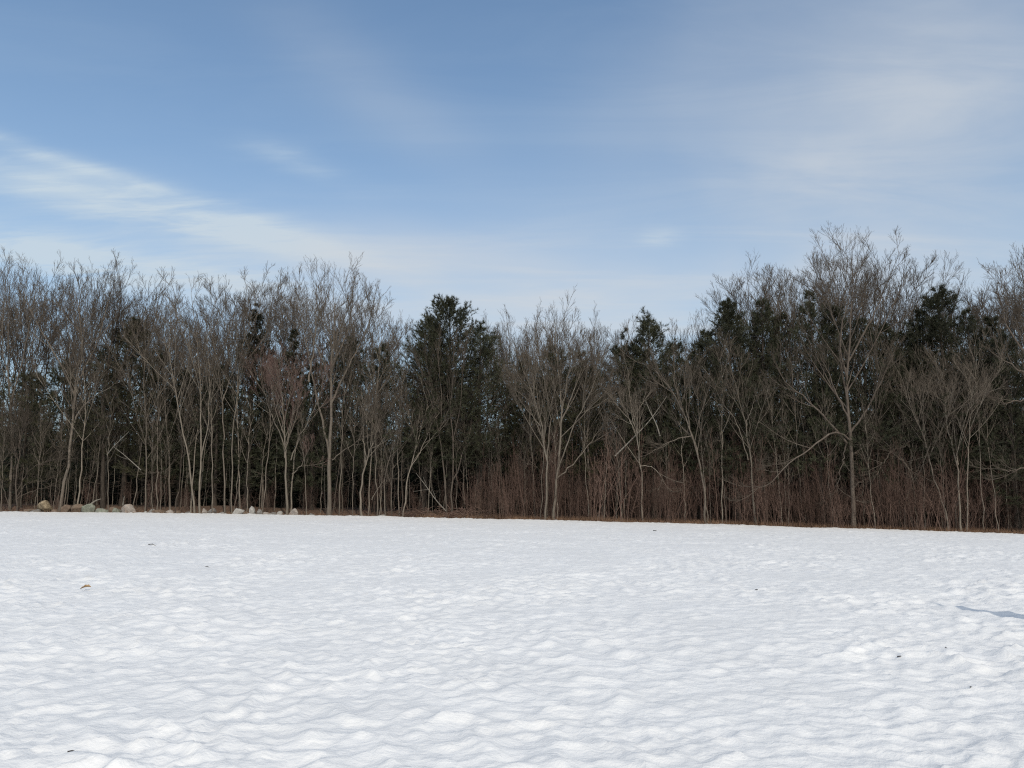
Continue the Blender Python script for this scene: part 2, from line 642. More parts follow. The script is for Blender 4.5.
def bare_tree_meshes(g, stems, radii, bark, twig, limbs=(14, 0.3, 0.97), limb_len=3.0, ang=(28, 55),
                     trop=0.14, sub=(7, 6, 3), twig_r=0.0068, dead=0, fan=5):
    """stems: list of (k,3) lines, radii: (start, end) of each -> trunk mesh and crown mesh"""
    K = 16
    S = np.stack([smooth_line(s, K) for s in stems])
    S[:, 1:-1] += g.normal(0, 0.035, S[:, 1:-1].shape)
    tt = np.linspace(0, 1, K)
    Rs = np.stack([r0 * (1 - tt) ** 0.9 + r1 for r0, r1 in radii])
    zmin = S[..., 2].min()
    Rs = Rs * 0.55 * (1 + 0.35 * np.exp(-(S[..., 2] - zmin) / 0.35))
    trunk, crown = Bag(), Bag()
    trunk.tubes(S, Rs, 9)
    n1, a0, a1 = limbs
    a0 = min(0.6, a0 + 0.08)
    ln = np.linalg.norm(np.diff(S, axis=1), axis=2).sum(1)
    ref = ln.max()
    big = (ln > 0.6 * ref) & (S[:, -1, 2] - S[:, 0, 2] > 7.5)
    if fan and big.any():
        # long ascending limbs that open the crown into a dome
        B, RB, lb = grow(g, S[big], Rs[big], fan, a0, 0.78, ln[big] * 0.42, (20, 42), K, 0.012, 0.03, 0.55, 0.018,
                         shape=lambda t: 1.15 - 0.75 * t)
        cap = S[big][:, :, 2].max(1).repeat(fan) * g.uniform(.86, .98, len(B))
        z0 = B[:, 0, 2]
        f = np.clip((cap - z0) / np.maximum(B[:, :, 2].max(1) - z0, .1), .2, 1)
        B = B[:, :1] + (B - B[:, :1]) * f[:, None, None]
        lb = lb * f
        trunk.tubes(B, RB, 6)
        S, Rs, ln = np.concatenate([S, B]), np.concatenate([Rs, RB]), np.concatenate([ln, lb])
        n1 = int(n1 * 0.6)
    rel = ln / ref

    def by_length(m, *a, **k):
        # fewer limbs on the short forks than on the long stems
        out = []
        for pick, f in ((rel > 0.6, 1.0), ((rel <= 0.6) & (rel > 0.3), 0.6), (rel <= 0.3, 0.35)):
            if pick.any():
                kk = dict(k)
                kk['length'] = kk['length'][pick]
                out.append(grow(g, S[pick], Rs[pick], max(3, int(round(m * f))), *a, **kk))
        return [np.concatenate(q) for q in zip(*out)]
    L1, R1, l1 = by_length(n1, a0, a1, ang=(ang[0] * .72, ang[1] * .78), K=8, trop=trop * 0.45, wob=0.035, rr=0.55, rmin=0.014,
                           length=1.6 * limb_len * np.clip(rel, 0.35, 1) ** 0.6, shape=lambda t: 1.1 - 0.55 * t)
    trunk.tubes(L1, R1, 5)
    L2, R2, l2 = grow(g, L1, R1, max(4, sub[0] - 2), 0.25, 0.98, np.maximum(l1 * 0.5, 0.8), (18, 38), 6, trop * 0.55, 0.035, 0.65, 0.010)
    crown.tubes(L2, R2, 3)
    Lt, Rt, lt = by_length(10, 0.55, 0.99, ang=(14, 34), K=5, trop=trop * 0.5, wob=0.045, rr=0.55, rmin=0.010,
                           length=2.4 * np.clip(rel, 0.5, 1))
    crown.tubes(Lt, Rt, 3)
    P3 = np.concatenate([L2, np.stack([smooth_line(q, 6) for q in Lt])])
    R3 = np.concatenate([R2, np.stack([np.interp(np.linspace(0, 1, 6), np.linspace(0, 1, 5), q) for q in Rt])])
    l3 = np.concatenate([l2, lt])
    L3, R3b, l3b = grow(g, P3, R3, max(3, sub[1] - 2), 0.15, 1.0, np.clip(l3 * 0.55, 0.4, 1.3), (16, 36), 4, trop * 0.6, 0.045, 0.7, twig_r)
    crown.tubes(L3, R3b, 3)
    if sub[2]:
        L4, R4, _ = grow(g, L3, R3b, 2, 0.2, 1.0, np.clip(l3b * 0.6, 0.25, 0.7), (16, 36), 3, trop * 0.6, 0.05, 0.8, twig_r * 0.85)
        crown.tubes(L4, R4, 3)
    if dead:
        D1, DR, dl = grow(g, S, Rs, dead, 0.08, a0 + 0.15, 1.8, (55, 95), 5, 0.02, 0.16, 0.25, 0.008)
        crown.tubes(D1, DR, 3)
        D2, DR2, _ = grow(g, D1, DR, 5, 0.2, 1.0, dl * 0.4, (30, 60), 3, 0.02, 0.15, 0.6, twig_r)
        crown.tubes(D2, DR2, 3)
    return trunk.mesh('trunk', bark), crown.mesh('crown', twig)


def blades(g, P, D, n, length, width, spread):
    """n needle blades round every point P pointing along D"""
    m = len(P)
    d = D[:, None, :] + spread * g.normal(0, 1, (m, n, 3))
    d = norm(d)
    s = norm(np.cross(d, g.normal(0, 1, (m, n, 3))))
    L = length * (0.6 + 0.8 * g.random((m, n, 1)))
    b = P[:, None, :] + d * 0.01
    v = np.stack([b - s * width * 0.5, b + s * width * 0.5, b + d * L], 2)
    V = v.reshape(-1, 3)
    F = np.arange(len(V)).reshape(-1, 3)
    F = np.concatenate([F, F[:, 2:3]], 1)
    return V, F


def tri_mesh(name, V, F, mat):
    return make_mesh(name, V, F[:, :3], mat, False)


def conifer_meshes(g, H, W, r0, bark, needle, kind='pine', start=0.25, whorl=0.5, per=5, tuft=5, detail=1.0, nb=7):
    """evergreen: trunk with whorled branches, needle tufts along the side shoots"""
    lean = g.normal(0, 0.012, 2)
    zz = np.linspace(0, 1, 14)
    line = np.stack([lean[0] * H * zz + 0.05 * np.sin(zz * 5 + g.random() * 6), lean[1] * H * zz, H * zz], 1)
    rad = r0 * (1 - zz) ** 0.9 + 0.012
    rad = rad * (1 + 0.5 * np.exp(-zz * H / 0.4))
    trunk, shoots = Bag(), Bag()
    trunk.tubes(line[None], rad[None], 9)
    z = start * H
    starts, dirs, lens, rs = [], [], [], []
    while z < H * 0.985:
        f = max(0.0, (z / H - start) / (1 - start))
        if kind == 'pine':
            prof = 1.5 * (0.55 + 0.45 * math.sin(min(1, f * 2.2) * 1.57)) * (1 - f) ** 0.78 + 0.06
            up = 4 + 42 * f ** 1.3
        elif kind == 'spire':
            prof = 1.4 * (1 - f) ** 0.8 + 0.05
            up = -8 + 40 * f
        else:
            prof = (1 - f) ** 0.75 + 0.05
            up = -12 + 42 * f
        n = per + int(g.integers(-1, 2))
        a0 = g.random() * 6.28
        for q in range(n):
            if g.random() < 0.08 + 0.25 * f:
                continue
            a = a0 + q * 6.28 / n + g.normal(0, 0.25)
            e = R(up + g.normal(0, 8))
            L = W * prof * (0.5 + 0.75 * g.random())
            starts.append([np.interp(z / H, zz, line[:, 0]), np.interp(z / H, zz, line[:, 1]), z + g.normal(0, 0.08)])
            dirs.append([math.cos(a) * math.cos(e), math.sin(a) * math.cos(e), math.sin(e)])
            lens.append(L)
            rs.append(max(0.008, 0.028 * L / 3))
        z += whorl * (0.75 + 0.5 * g.random())
    P0, d, L = np.array(starts), np.array(dirs), np.array(lens)
    K = 7
    C = np.empty((len(P0), K, 3))
    C[:, 0] = P0
    for q in range(1, K):
        bend = {'pine': (-0.02 if q < 3 else 0.10), 'spire': 0.02, 'hemlock': -0.05}[kind]
        d = norm(d + bend * UP + 0.06 * g.normal(0, 1, d.shape))
        C[:, q] = C[:, q - 1] + d * (L / (K - 1))[:, None]
    Rb = np.array(rs)[:, None] * np.linspace(1, 0.25, K)[None]
    trunk.tubes(C, Rb, 4)
    m2 = max(4, int(9 * detail))
    flat = 0.55 if kind != 'hemlock' else 0.75
    C2, R2, l2 = grow(g, C, Rb, m2, 0.25, 1.0, L * 0.42, (35, 60), 4, 0.06 if kind == 'pine' else -0.02, 0.10, 0.6, 0.005, flat=flat)
    trunk.tubes(C2, R2, 3)
    t = np.linspace(0.3, 1.0, tuft)[None, :] + g.normal(0, 0.05, (len(C2), tuft))
    p, tan, _ = sample(C2, R2, t)
    keep = np.repeat(np.clip(L / (0.5 * W), 0.16, 1.0), m2 * tuft)           # short shoots near the tip carry fewer tufts
    keep = g.random(len(keep)) < keep
    pts, dd = [p.reshape(-1, 3)[keep]], [tan.reshape(-1, 3)[keep]]
    t = np.linspace(0.45, 1.0, 5)[None, :] + g.normal(0, 0.03, (len(C), 5))
    p, tan, _ = sample(C, Rb, t)
    pts.append(p.reshape(-1, 3))
    dd.append(tan.reshape(-1, 3))
    p, dd = np.concatenate(pts), np.concatenate(dd)
    if kind == 'pine':
        V, F = blades(g, p, dd + 0.3 * UP, nb, 0.24, 0.024, 0.55)
    elif kind == 'spire':
        V, F = blades(g, p, dd, nb, 0.17, 0.034, 0.55)
    else:
        V, F = blades(g, p, dd - 0.1 * UP, nb, 0.18, 0.036, 0.5)
    # dry dead limbs below the living crown
    D1, DR, dl = grow(g, line[None], rad[None], 26, 0.06, max(start, 0.1) + 0.06, W * 0.5, (75, 100), 5, -0.02, 0.08, 0.2, 0.009)
    trunk.tubes(D1, DR, 3)
    D2, DR2, _ = grow(g, D1, DR, 6, 0.2, 1.0, dl * 0.4, (35, 65), 3, -0.02, 0.12, 0.6, 0.006)
    trunk.tubes(D2, DR2, 3)
    return trunk.mesh('trunk', bark), tri_mesh('crown', V, F, needle)


def plant_tree(name, meshes, loc, label, cat, group=None, rz=0.0, sc=1.0, scz=None):
    """a tree: an Empty at its foot that parents trunk and crown"""
    t = bpy.data.objects.new(name, None)
    t.empty_display_size = 0.5
    COL.objects.link(t)
    t.location = loc
    t.rotation_euler = (0, 0, rz)
    t.scale = (sc, sc, scz if scz else sc)
    tag(t, label, cat, group)
    for nm, me in zip(('trunk', 'crown'), meshes):
        link(nm, me, t)
    return t


# ------------------------------------------------------------------ the trees that stand out along the edge of the wood
# stems are given as directions seen from the field (px, py) and set out at the tree's own distance;
# every stem but the first also leans towards or away from the field
def hero(seed, off, stems, label, bark='grey', twig='twig', name='bare_tree', group='bare trees along the field edge', **kw):
    g = np.random.default_rng(seed)
    px0 = stems[0][1][0]
    Y = edge_at(px0[0]) + off
    bx, by, _ = at(px0[0], 500, Y)
    bz = float(ground_z(bx, by)) - 0.08
    lines, radii = [], []
    for q, (r, pts) in enumerate(stems):
        w = np.array([at(a, b, Y) for a, b in pts]) - np.array([bx, by, bz])
        if q == 0 or r < 0:
            w[0, 2] = 0.0
        r = abs(r)
        ln = np.concatenate([[0], np.cumsum(np.linalg.norm(np.diff(w, axis=0), axis=1))])
        yk = 0.0 if q == 0 else g.uniform(-0.32, 0.32)
        w[:, 1] += yk * ln
        w[:, 2] *= 1.0 - 0.075 * np.clip((w[:, 2] - 5.0) / 8.0, 0, 1)    # the last twigs reach past the stem ends
        lines.append(w)
        radii.append((r, 0.012))
    me = bare_tree_meshes(g, lines, radii, M[bark], M[twig], **kw)
    return plant_tree(name, me, (bx, by, bz), label, 'tree', group)


hero(1, 1.5, [(.16, [(10, 508), (12, 430), (9, 360), (10, 300), (12, 255)]),
              (.09, [(11, 400), (25, 340), (34, 290), (37, 258)]),
              (.08, [(11, 380), (-6, 330), (-14, 280), (-16, 255)])],
     'tall bare tree at the left end of the wood, left of the tan boulder', limb_len=2.6, limbs=(15, .35, .98))
hero(2, .4, [(.10, [(17, 509), (16, 480), (20, 440), (14, 400)]),
             (.05, [(16, 492), (30, 472), (48, 462), (70, 458)]),
             (.045, [(17, 497), (30, 483), (52, 481)]),
             (.045, [(17, 499), (24, 494), (40, 488), (66, 482)]),
             (-.05, [(12, 509), (6, 480), (-4, 450)])],
     'low crooked tree with arching side limbs beside the tan boulder', bark='brown', limb_len=1.4, limbs=(10, .3, .98), sub=(6, 5, 2), ang=(30, 70), trop=.05)
hero(3, .9, [(.21, [(60, 509), (66, 475), (72, 430), (75, 385), (83, 330), (80, 290), (74, 262)]),
             (.12, [(75, 392), (66, 350), (50, 310), (42, 275)]),
             (.11, [(73, 425), (84, 405), (110, 385), (135, 372)]),
             (.10, [(78, 375), (92, 330), (99, 290), (101, 252)])],
     'bare tree with a leaning pale trunk rising just right of the tan boulder', limb_len=2.8, limbs=(14, .3, .98), dead=4)
hero(4, 2.2, [(.30, [(103, 507), (103, 465), (104, 425), (106, 380), (112, 330), (122, 290), (121, 258)]),
              (.12, [(104, 440), (97, 415), (84, 400), (72, 360), (62, 310)]),
              (.14, [(106, 400), (125, 350), (142, 310), (150, 262)]),
              (.10, [(103, 455), (118, 430), (133, 405)])],
     'thick dark trunked bare tree behind the greenish stones of the wall', bark='dark', limb_len=3.0, limbs=(16, .35, .98), dead=4)
hero(5, .8, [(.10, [(78, 507), (81, 470), (84, 430), (86, 395), (84, 340)])],
     'slim pale stem right of the leaning pale trunk', bark='pale', limb_len=1.3, limbs=(14, .35, .98), sub=(6, 5, 2))
hero(6, .5, [(.085, [(145, 510), (146, 460), (146, 420), (145, 370), (146, 320), (147, 285)])],
     'straight slim tree with upswept side branches right of the domed boulder', bark='pale', limb_len=2.0, limbs=(24, .15, .98), ang=(40, 60), sub=(6, 5, 2))
hero(7, 2.0, [(.11, [(170, 510), (169, 460), (167, 420), (166, 370), (172, 320), (170, 280)]),
              (.06, [(168, 440), (178, 400), (186, 360), (184, 310)])],
     'slim grey forked tree midway between domed boulder and straight stemmed clump', limb_len=1.8, limbs=(15, .3, .98), dead=6)
hero(8, .4, [(.12, [(200, 512), (200, 470), (201, 420), (201, 380), (198, 330), (194, 290), (192, 262)]),
             (-.12, [(195, 512), (193, 480), (188, 445), (183, 400), (178, 350), (181, 300)]),
             (-.08, [(191, 512), (188, 470), (187, 430), (190, 380), (188, 330)]),
             (.07, [(201, 460), (210, 420), (214, 370), (212, 320)])],
     'clump of three straight pale stems rising from one foot', bark='pale', limb_len=2.0, limbs=(15, .35, .98), sub=(7, 5, 3))
hero(9, 1.0, [(.10, [(225, 512), (224, 470), (223, 430), (222, 395), (217, 345), (212, 300), (222, 270)]),
              (.07, [(222, 400), (232, 350), (238, 310), (240, 275)])],
     'tall slender tree with a small fork, first right of the straight stemmed clump', limb_len=1.9, limbs=(14, .4, .98))
hero(10, .7, [(.08, [(232, 512), (232, 470), (233, 430), (238, 390), (240, 350), (252, 300), (262, 268)])],
     'slender tree bending right near its top, second right of the straight stemmed clump', bark='pale', limb_len=1.8, limbs=(15, .4, .98))
hero(11, 1.3, [(.08, [(240, 512), (239, 470), (238, 430), (239, 380), (243, 330)])],
     'thin straight stem in front of the narrow dark evergreen', bark='pale', limb_len=1.3, limbs=(12, .4, .98), sub=(6, 5, 2))
hero(12, 3.0, [(.15, [(262, 512), (262, 450), (262, 400), (263, 350), (270, 300), (276, 268)]),
               (.08, [(262, 390), (254, 350), (248, 310), (254, 272)])],
     'tall grey tree with a straight trunk behind the small white upright stone', limb_len=2.3, limbs=(14, .4, .98), dead=4)
hero(13, .3, [(.15, [(287, 512), (286, 485), (285, 455), (284, 430), (282, 390), (275, 350)]),
              (.08, [(285, 458), (281, 440), (270, 415), (256, 375), (250, 340)]),
              (.08, [(285, 450), (290, 420), (296, 380), (300, 340)]),
              (-.10, [(291, 512), (290, 480), (291, 455), (294, 430), (288, 380), (290, 335)]),
              (.07, [(291, 460), (300, 438), (310, 420), (322, 395), (330, 360)]),
              (.06, [(292, 474), (302, 466), (310, 450)]),
              (.06, [(285, 440), (275, 400), (262, 350)])],
     'low vase shaped tree whose stems fan out from near its foot', bark='pale', twig='redtwig', limb_len=2.0, limbs=(12, .3, .98), sub=(7, 5, 2), ang=(22, 42))
hero(14, .5, [(.27, [(329, 513), (329, 480), (330, 440), (331, 400), (332, 350), (335, 310), (333, 262)]),
              (.15, [(329, 455), (321, 420), (312, 385), (304, 345), (296, 300), (288, 262)]),
              (.06, [(332, 460), (345, 450), (358, 441), (370, 434)]),
              (.14, [(331, 400), (342, 370), (356, 335), (368, 300), (372, 272)]),
              (.12, [(309, 375), (312, 330), (312, 290), (310, 258)]),
              (.12, [(332, 360), (348, 310), (352, 260)])],
     'large bare tree with a stout forked trunk and one low bare limb on its right', limb_len=2.8, limbs=(15, .42, .98))
hero(15, .5, [(.12, [(362, 513), (361, 485), (366, 462), (374, 440), (381, 415), (388, 388)]),
              (.07, [(366, 465), (362, 430), (360, 400)]),
              (.07, [(376, 437), (370, 410), (366, 380)])],
     'short kneed tree leaning right, next right of the stout forked tree', bark='pale', limb_len=1.8, limbs=(12, .3, .98), sub=(6, 5, 2))
hero(16, 3.0, [(.14, [(377, 513), (375, 450), (374, 400), (373, 350), (374, 310), (373, 280)]),
               (.09, [(374, 400), (386, 350), (392, 315)])],
     'tall bare tree with a narrow pointed crown left of the broad dark pine', limb_len=2.4, limbs=(18, .35, .98), sub=(8, 6, 3))
hero(17, .6, [(.07, [(386, 513), (385, 480), (391, 450), (396, 420), (398, 380)]),
              (-.06, [(380, 513), (379, 485), (374, 450)]),
              (-.06, [(392, 513), (393, 480), (398, 440)]),
              (.05, [(372, 500), (380, 485), (393, 478)])],
     'cluster of thin crooked stems between the kneed tree and the pale leaning tree', limb_len=1.2, limbs=(10, .3, .98), sub=(6, 5, 2))
hero(18, .3, [(.085, [(403, 513), (406, 490), (410, 468), (417, 445), (424, 415), (430, 385)]),
              (.05, [(410, 469), (419, 455), (428, 433), (436, 415)])],
     'pale forked tree leaning right over the brown brush pile', bark='pale', limb_len=1.5, limbs=(11, .35, .98), sub=(6, 5, 2))
hero(19, .8, [(.10, [(447, 508), (444, 475), (440, 440), (435, 405), (428, 360), (424, 325)]),
              (-.11, [(451, 508), (453, 475), (453, 440), (451, 400), (455, 350), (458, 320)]),
              (.08, [(453, 480), (462, 455), (470, 425), (476, 380), (482, 340)]),
              (.06, [(440, 440), (442, 400), (440, 350), (442, 320)]),
              (.06, [(453, 445), (461, 400), (466, 350), (470, 325)]),
              (.06, [(436, 415), (427, 380), (414, 340)]),
              (.06, [(452, 420), (447, 380), (449, 330)])],
     'many stemmed upright tree fanning out in front of the broad dark pine', bark='brown', limb_len=1.2, limbs=(7, .5, .98), sub=(5, 4, 0), ang=(12, 30), fan=0)
hero(20, .6, [(.17, [(553, 519), (556, 492), (558, 465), (562, 425), (560, 385), (557, 340), (555, 300)]),
              (-.13, [(545, 518), (547, 485), (546, 455), (540, 420), (527, 375), (515, 340)]),
              (.08, [(557, 478), (575, 462), (594, 438), (606, 420)]),
              (.08, [(558, 470), (571, 430), (588, 390), (600, 352)]),
              (.08, [(547, 460), (550, 410), (541, 360), (535, 325)]),
              (.08, [(561, 420), (577, 375), (584, 330)]),
              (.06, [(541, 425), (522, 400), (508, 375)]),
              (.07, [(562, 410), (568, 360), (566, 315)])],
     'broad twin trunked bare tree with a rounded crown in the middle of the wood', bark='pale', limb_len=2.2, limbs=(13, .3, .98), sub=(8, 6, 3), ang=(22, 45))
hero(21, 2.5, [(.10, [(590, 520), (589, 470), (588, 430), (592, 380), (600, 340)])],
     'slim grey tree just right of the twin trunked tree', limb_len=1.6, limbs=(15, .3, .98), dead=6)
hero(22, .5, [(.09, [(643, 522), (642, 490), (640, 462), (636, 432), (630, 400), (628, 360)]),
              (.05, [(637, 440), (630, 420), (622, 400)]),
              (.05, [(640, 465), (655, 470), (668, 490)])],
     'pale crooked tree leaning left below the slanting dead trunk', bark='pale', limb_len=1.7, limbs=(12, .3, .98), sub=(6, 5, 2))
hero(23, .8, [(.13, [(706, 524), (704, 490), (699, 460), (689, 425), (679, 400), (664, 372), (645, 352)]),
              (.07, [(698, 455), (690, 420), (686, 380), (690, 345)]),
              (.07, [(684, 412), (676, 380), (674, 345)]),
              (.06, [(692, 435), (672, 440), (650, 452)])],
     'bare tree leaning strongly left with parallel slanting stems', bark='grey', limb_len=2.2, limbs=(13, .3, .98), sub=(7, 5, 2))
hero(24, .5, [(.10, [(757, 526), (752, 490), (750, 455), (745, 420), (739, 395), (730, 355), (722, 325)]),
              (.06, [(746, 425), (752, 400), (757, 380)]),
              (.06, [(748, 460), (738, 425), (722, 400), (712, 380)])],
     'pale slim tree leaning left with a fork halfway, left of the great spreading tree', bark='pale', limb_len=1.9, limbs=(12, .3, .98), sub=(7, 5, 2))
hero(25, .6, [(.26, [(853, 528), (852, 490), (851, 445), (848, 410), (847, 370), (849, 320), (851, 275), (850, 226)]),
              (.13, [(847, 443), (830, 424), (812, 406), (795, 392), (778, 376), (765, 355)]),
              (.11, [(850, 440), (835, 431), (816, 440), (795, 455), (780, 464), (760, 482), (736, 492)]),
              (.12, [(850, 432), (864, 408), (874, 380), (884, 345)]),
              (.10, [(848, 415), (836, 390), (828, 370), (815, 340)]),
              (.12, [(847, 375), (833, 330), (836, 280), (833, 240)]),
              (.11, [(848, 350), (868, 300), (880, 262), (888, 236)]),
              (.09, [(851, 455), (880, 440), (905, 425), (925, 430)]),
              (.07, [(852, 488), (865, 480), (885, 472)]),
              (.07, [(846, 444), (838, 470), (832, 492)])],
     'great spreading bare tree with low arching limbs, tallest of the right side', bark='brown', limb_len=3.0, limbs=(15, .25, .98), sub=(8, 6, 3), ang=(28, 60))
hero(26, 1.2, [(.10, [(905, 529), (905, 505), (912, 480), (900, 455), (890, 452), (870, 440)]),
               (.06, [(890, 452), (905, 445), (918, 432)]),
               (.06, [(893, 453), (905, 465), (915, 480)]),
               (.06, [(890, 452), (880, 465), (868, 482)]),
               (.05, [(895, 455), (883, 438), (872, 425)]),
               (.05, [(890, 452), (894, 430), (905, 410)])],
     'low tangled tree with limbs spraying out in a star right of the great spreading tree', bark='grey', limb_len=1.8, limbs=(12, .2, .98), sub=(6, 5, 2), ang=(25, 70), trop=.02)
hero(27, .5, [(.10, [(961, 530), (960, 500), (958, 470), (952, 445), (946, 420), (945, 395), (949, 372)]),
              (.07, [(958, 465), (956, 430), (954, 400), (948, 370), (940, 345)]),
              (-.07, [(966, 530), (964, 480), (963, 420), (965, 380), (962, 340)]),
              (.05, [(946, 415), (940, 395), (932, 370)])],
     'pale crooked tree of three winding stems near the right end of the wood', bark='pale', limb_len=1.7, limbs=(12, .35, .98), sub=(7, 5, 2))
hero(28, .6, [(.09, [(948, 530), (946, 512), (938, 490), (931, 465), (924, 440), (915, 415), (906, 390), (900, 365)]),
              (.06, [(926, 448), (926, 420), (922, 390), (920, 360)])],
     'slanting grey tree leaning left across the pale winding stems', bark='grey', limb_len=1.8, limbs=(12, .35, .98), sub=(7, 5, 2))
hero(29, .2, [(.22, [(1046, 531), (1044, 480), (1040, 430), (1036, 380), (1032, 330), (1024, 280), (1018, 240)]),
              (.09, [(1042, 462), (1022, 468), (1000, 471), (985, 467)]),
              (.10, [(1038, 400), (1020, 395), (1006, 398), (992, 392)]),
              (.12, [(1034, 350), (1012, 320), (1000, 285), (996, 255)]),
              (.10, [(1036, 375), (1015, 360), (995, 345), (985, 320)]),
              (.10, [(1036, 370), (1056, 320), (1060, 270)])],
     'big bare tree at the right border of the photo reaching its limbs leftwards', bark='brown', limb_len=2.6, limbs=(15, .3, .98), sub=(8, 6, 3))
# tall crowns that rise behind the evergreens on the right
for sd, off, st, lb in (
    (30, 7, [(.16, [(757, 526), (756, 430), (753, 340), (748, 305), (738, 270)]), (.09, [(755, 360), (735, 330), (720, 300), (722, 285)]), (.08, [(754, 345), (768, 310), (764, 268)])],
     'bare domed crown above the leftmost evergreen of the tall right group'),
    (31, 8, [(.16, [(790, 527), (790, 430), (789, 340), (790, 300), (792, 262)]), (.09, [(790, 310), (775, 280), (772, 258)]), (.09, [(790, 320), (806, 285), (810, 255)])],
     'bare tree forking high above the pines left of the great spreading tree'),
    (32, 6, [(.17, [(822, 527), (828, 430), (836, 340), (836, 300), (830, 260), (826, 235)]), (.09, [(836, 320), (822, 280), (812, 255)]), (.08, [(836, 300), (845, 270), (846, 245)])],
     'tall bare tree close behind the left limbs of the great spreading tree'),
    (33, 6, [(.15, [(880, 528), (878, 430), (880, 350), (879, 290), (880, 240)]), (.09, [(880, 350), (898, 310), (908, 265)]), (.08, [(880, 330), (868, 290), (862, 250)])],
     'tall bare tree with a long straight leader right behind the great spreading tree'),
    (34, 9, [(.13, [(922, 529), (922, 430), (918, 350), (915, 300), (918, 275)]), (.08, [(919, 360), (932, 320), (936, 292)])],
     'grey bare tree left of the pointed evergreen on the right side'),
    (35, 9, [(.13, [(985, 529), (982, 430), (982, 360), (978, 310), (975, 288)]), (.08, [(982, 360), (996, 320), (1000, 290)])],
     'grey bare tree right of the pointed evergreen on the right side')):
    hero(sd, off, st, lb, bark='brown', limb_len=2.7, limbs=(15, .5, .98), sub=(8, 6, 3), group='bare crowns above the evergreens')


# ------------------------------------------------------------------ evergreens
PINES = []


def evergreen(seed, px, top, off, Wpx, kind, needle, label, start=.25, name='evergreen_tree', **kw):
    g = np.random.default_rng(seed)
    Y = edge_at(px) + max(1.8, off - 1.2)
    x, y, _ = at(px, 500, Y)
    z = float(ground_z(x, y)) - 0.1
    H = at(px, top, Y)[2] - z
    W = 1.35 * Wpx / FPX * Y
    me = conifer_meshes(g, H, W, 0.012 * H + 0.02, M['dark'], M[needle], kind, start, **kw)
    plant_tree(name, me, (x, y, z), label, 'tree', 'evergreens in the wood')
    return me, H, W


evergreen(101, 450, 302, 5.0, 44, 'pine', 'pine', 'broad dark pine with a dense crown down to mid height', start=.22, whorl=.34, per=7, nb=9, tuft=6)
evergreen(102, 425, 316, 4.0, 30, 'pine', 'pine', 'smaller dark pine merging into the left flank of the broad pine', start=.25, whorl=.4, per=7, nb=8)
evergreen(103, 478, 322, 5.0, 27, 'pine', 'pine', 'smaller dark pine behind the right flank of the broad pine', start=.3, whorl=.5, per=5, nb=7)
evergreen(104, 122, 320, 5.0, 32, 'pine', 'olive', 'olive rounded evergreen behind the thick dark trunk', start=.25, whorl=.37, per=7, nb=8)
evergreen(105, 96, 348, 7.0, 26, 'pine', 'pine', 'dark evergreen left behind the olive rounded one', start=.2)
evergreen(106, 246, 303, 4.0, 17, 'spire', 'pine', 'narrow dark spire shaped evergreen between the slender trees', start=.22, whorl=.4, per=6)
evergreen(107, 288, 328, 5.0, 17, 'spire', 'pine', 'lower narrow evergreen with a pointed tip behind the vase shaped tree', start=.2, whorl=.4, per=6)
evergreen(108, 340, 338, 6.0, 30, 'pine', 'pine', 'dark pine right behind the stout forked tree', start=.25)
evergreen(109, 376, 345, 4.0, 22, 'pine', 'pine', 'dark evergreen with layered boughs below the narrow pointed crown', start=.25)
evergreen(110, 20, 372, 4.0, 30, 'pine', 'olive', 'olive evergreen behind the low crooked tree at the left end', start=.15)
evergreen(111, 556, 345, 6.0, 26, 'pine', 'olive', 'olive evergreen showing through the twin trunked tree', start=.35)
evergreen(112, 655, 312, 5.0, 30, 'pine', 'pine', 'dark pine with a ragged peak between the twin trunked tree and the slanting stems', start=.22, whorl=.4, per=7)
evergreen(113, 622, 330, 6.0, 24, 'pine', 'pine', 'lower dark pine left of the ragged peaked one', start=.3)
evergreen(114, 737, 300, 4.0, 30, 'pine', 'pine', 'dark evergreen with a jagged flank, leftmost of the tall right group', start=.2, whorl=.37, per=7, nb=8)
evergreen(115, 765, 298, 5.0, 26, 'pine', 'pine', 'dark pine second from the left in the tall right group', start=.25, per=6)
evergreen(116, 822, 292, 4.0, 30, 'pine', 'pine', 'tall dark pine behind the left limbs of the great spreading tree', start=.22, per=6, nb=8)
evergreen(117, 872, 318, 3.5, 30, 'pine', 'pine', 'dark evergreen right behind the trunk of the great spreading tree', start=.25, per=6)
evergreen(118, 955, 285, 4.0, 33, 'pine', 'pine', 'pointed dark evergreen standing highest near the right end', start=.2, whorl=.37, per=7, nb=8)
evergreen(119, 985, 310, 5.0, 26, 'pine', 'pine', 'dark evergreen hugging the right flank of the pointed one', start=.22, per=6)
evergreen(120, 918, 330, 5.0, 26, 'pine', 'olive', 'olive dark evergreen left of the pointed one', start=.25, per=6)
evergreen(121, 1016, 335, 3.0, 28, 'pine', 'pine', 'dark evergreen behind the limbs at the right border', start=.15, per=6)
evergreen(122, 700, 352, 5.0, 20, 'pine', 'pine', 'low dark evergreen behind the parallel slanting stems', start=.2)
evergreen(123, 788, 312, 7.0, 26, 'pine', 'olive', 'olive evergreen between the two tall pines left of the great spreading tree', start=.3)

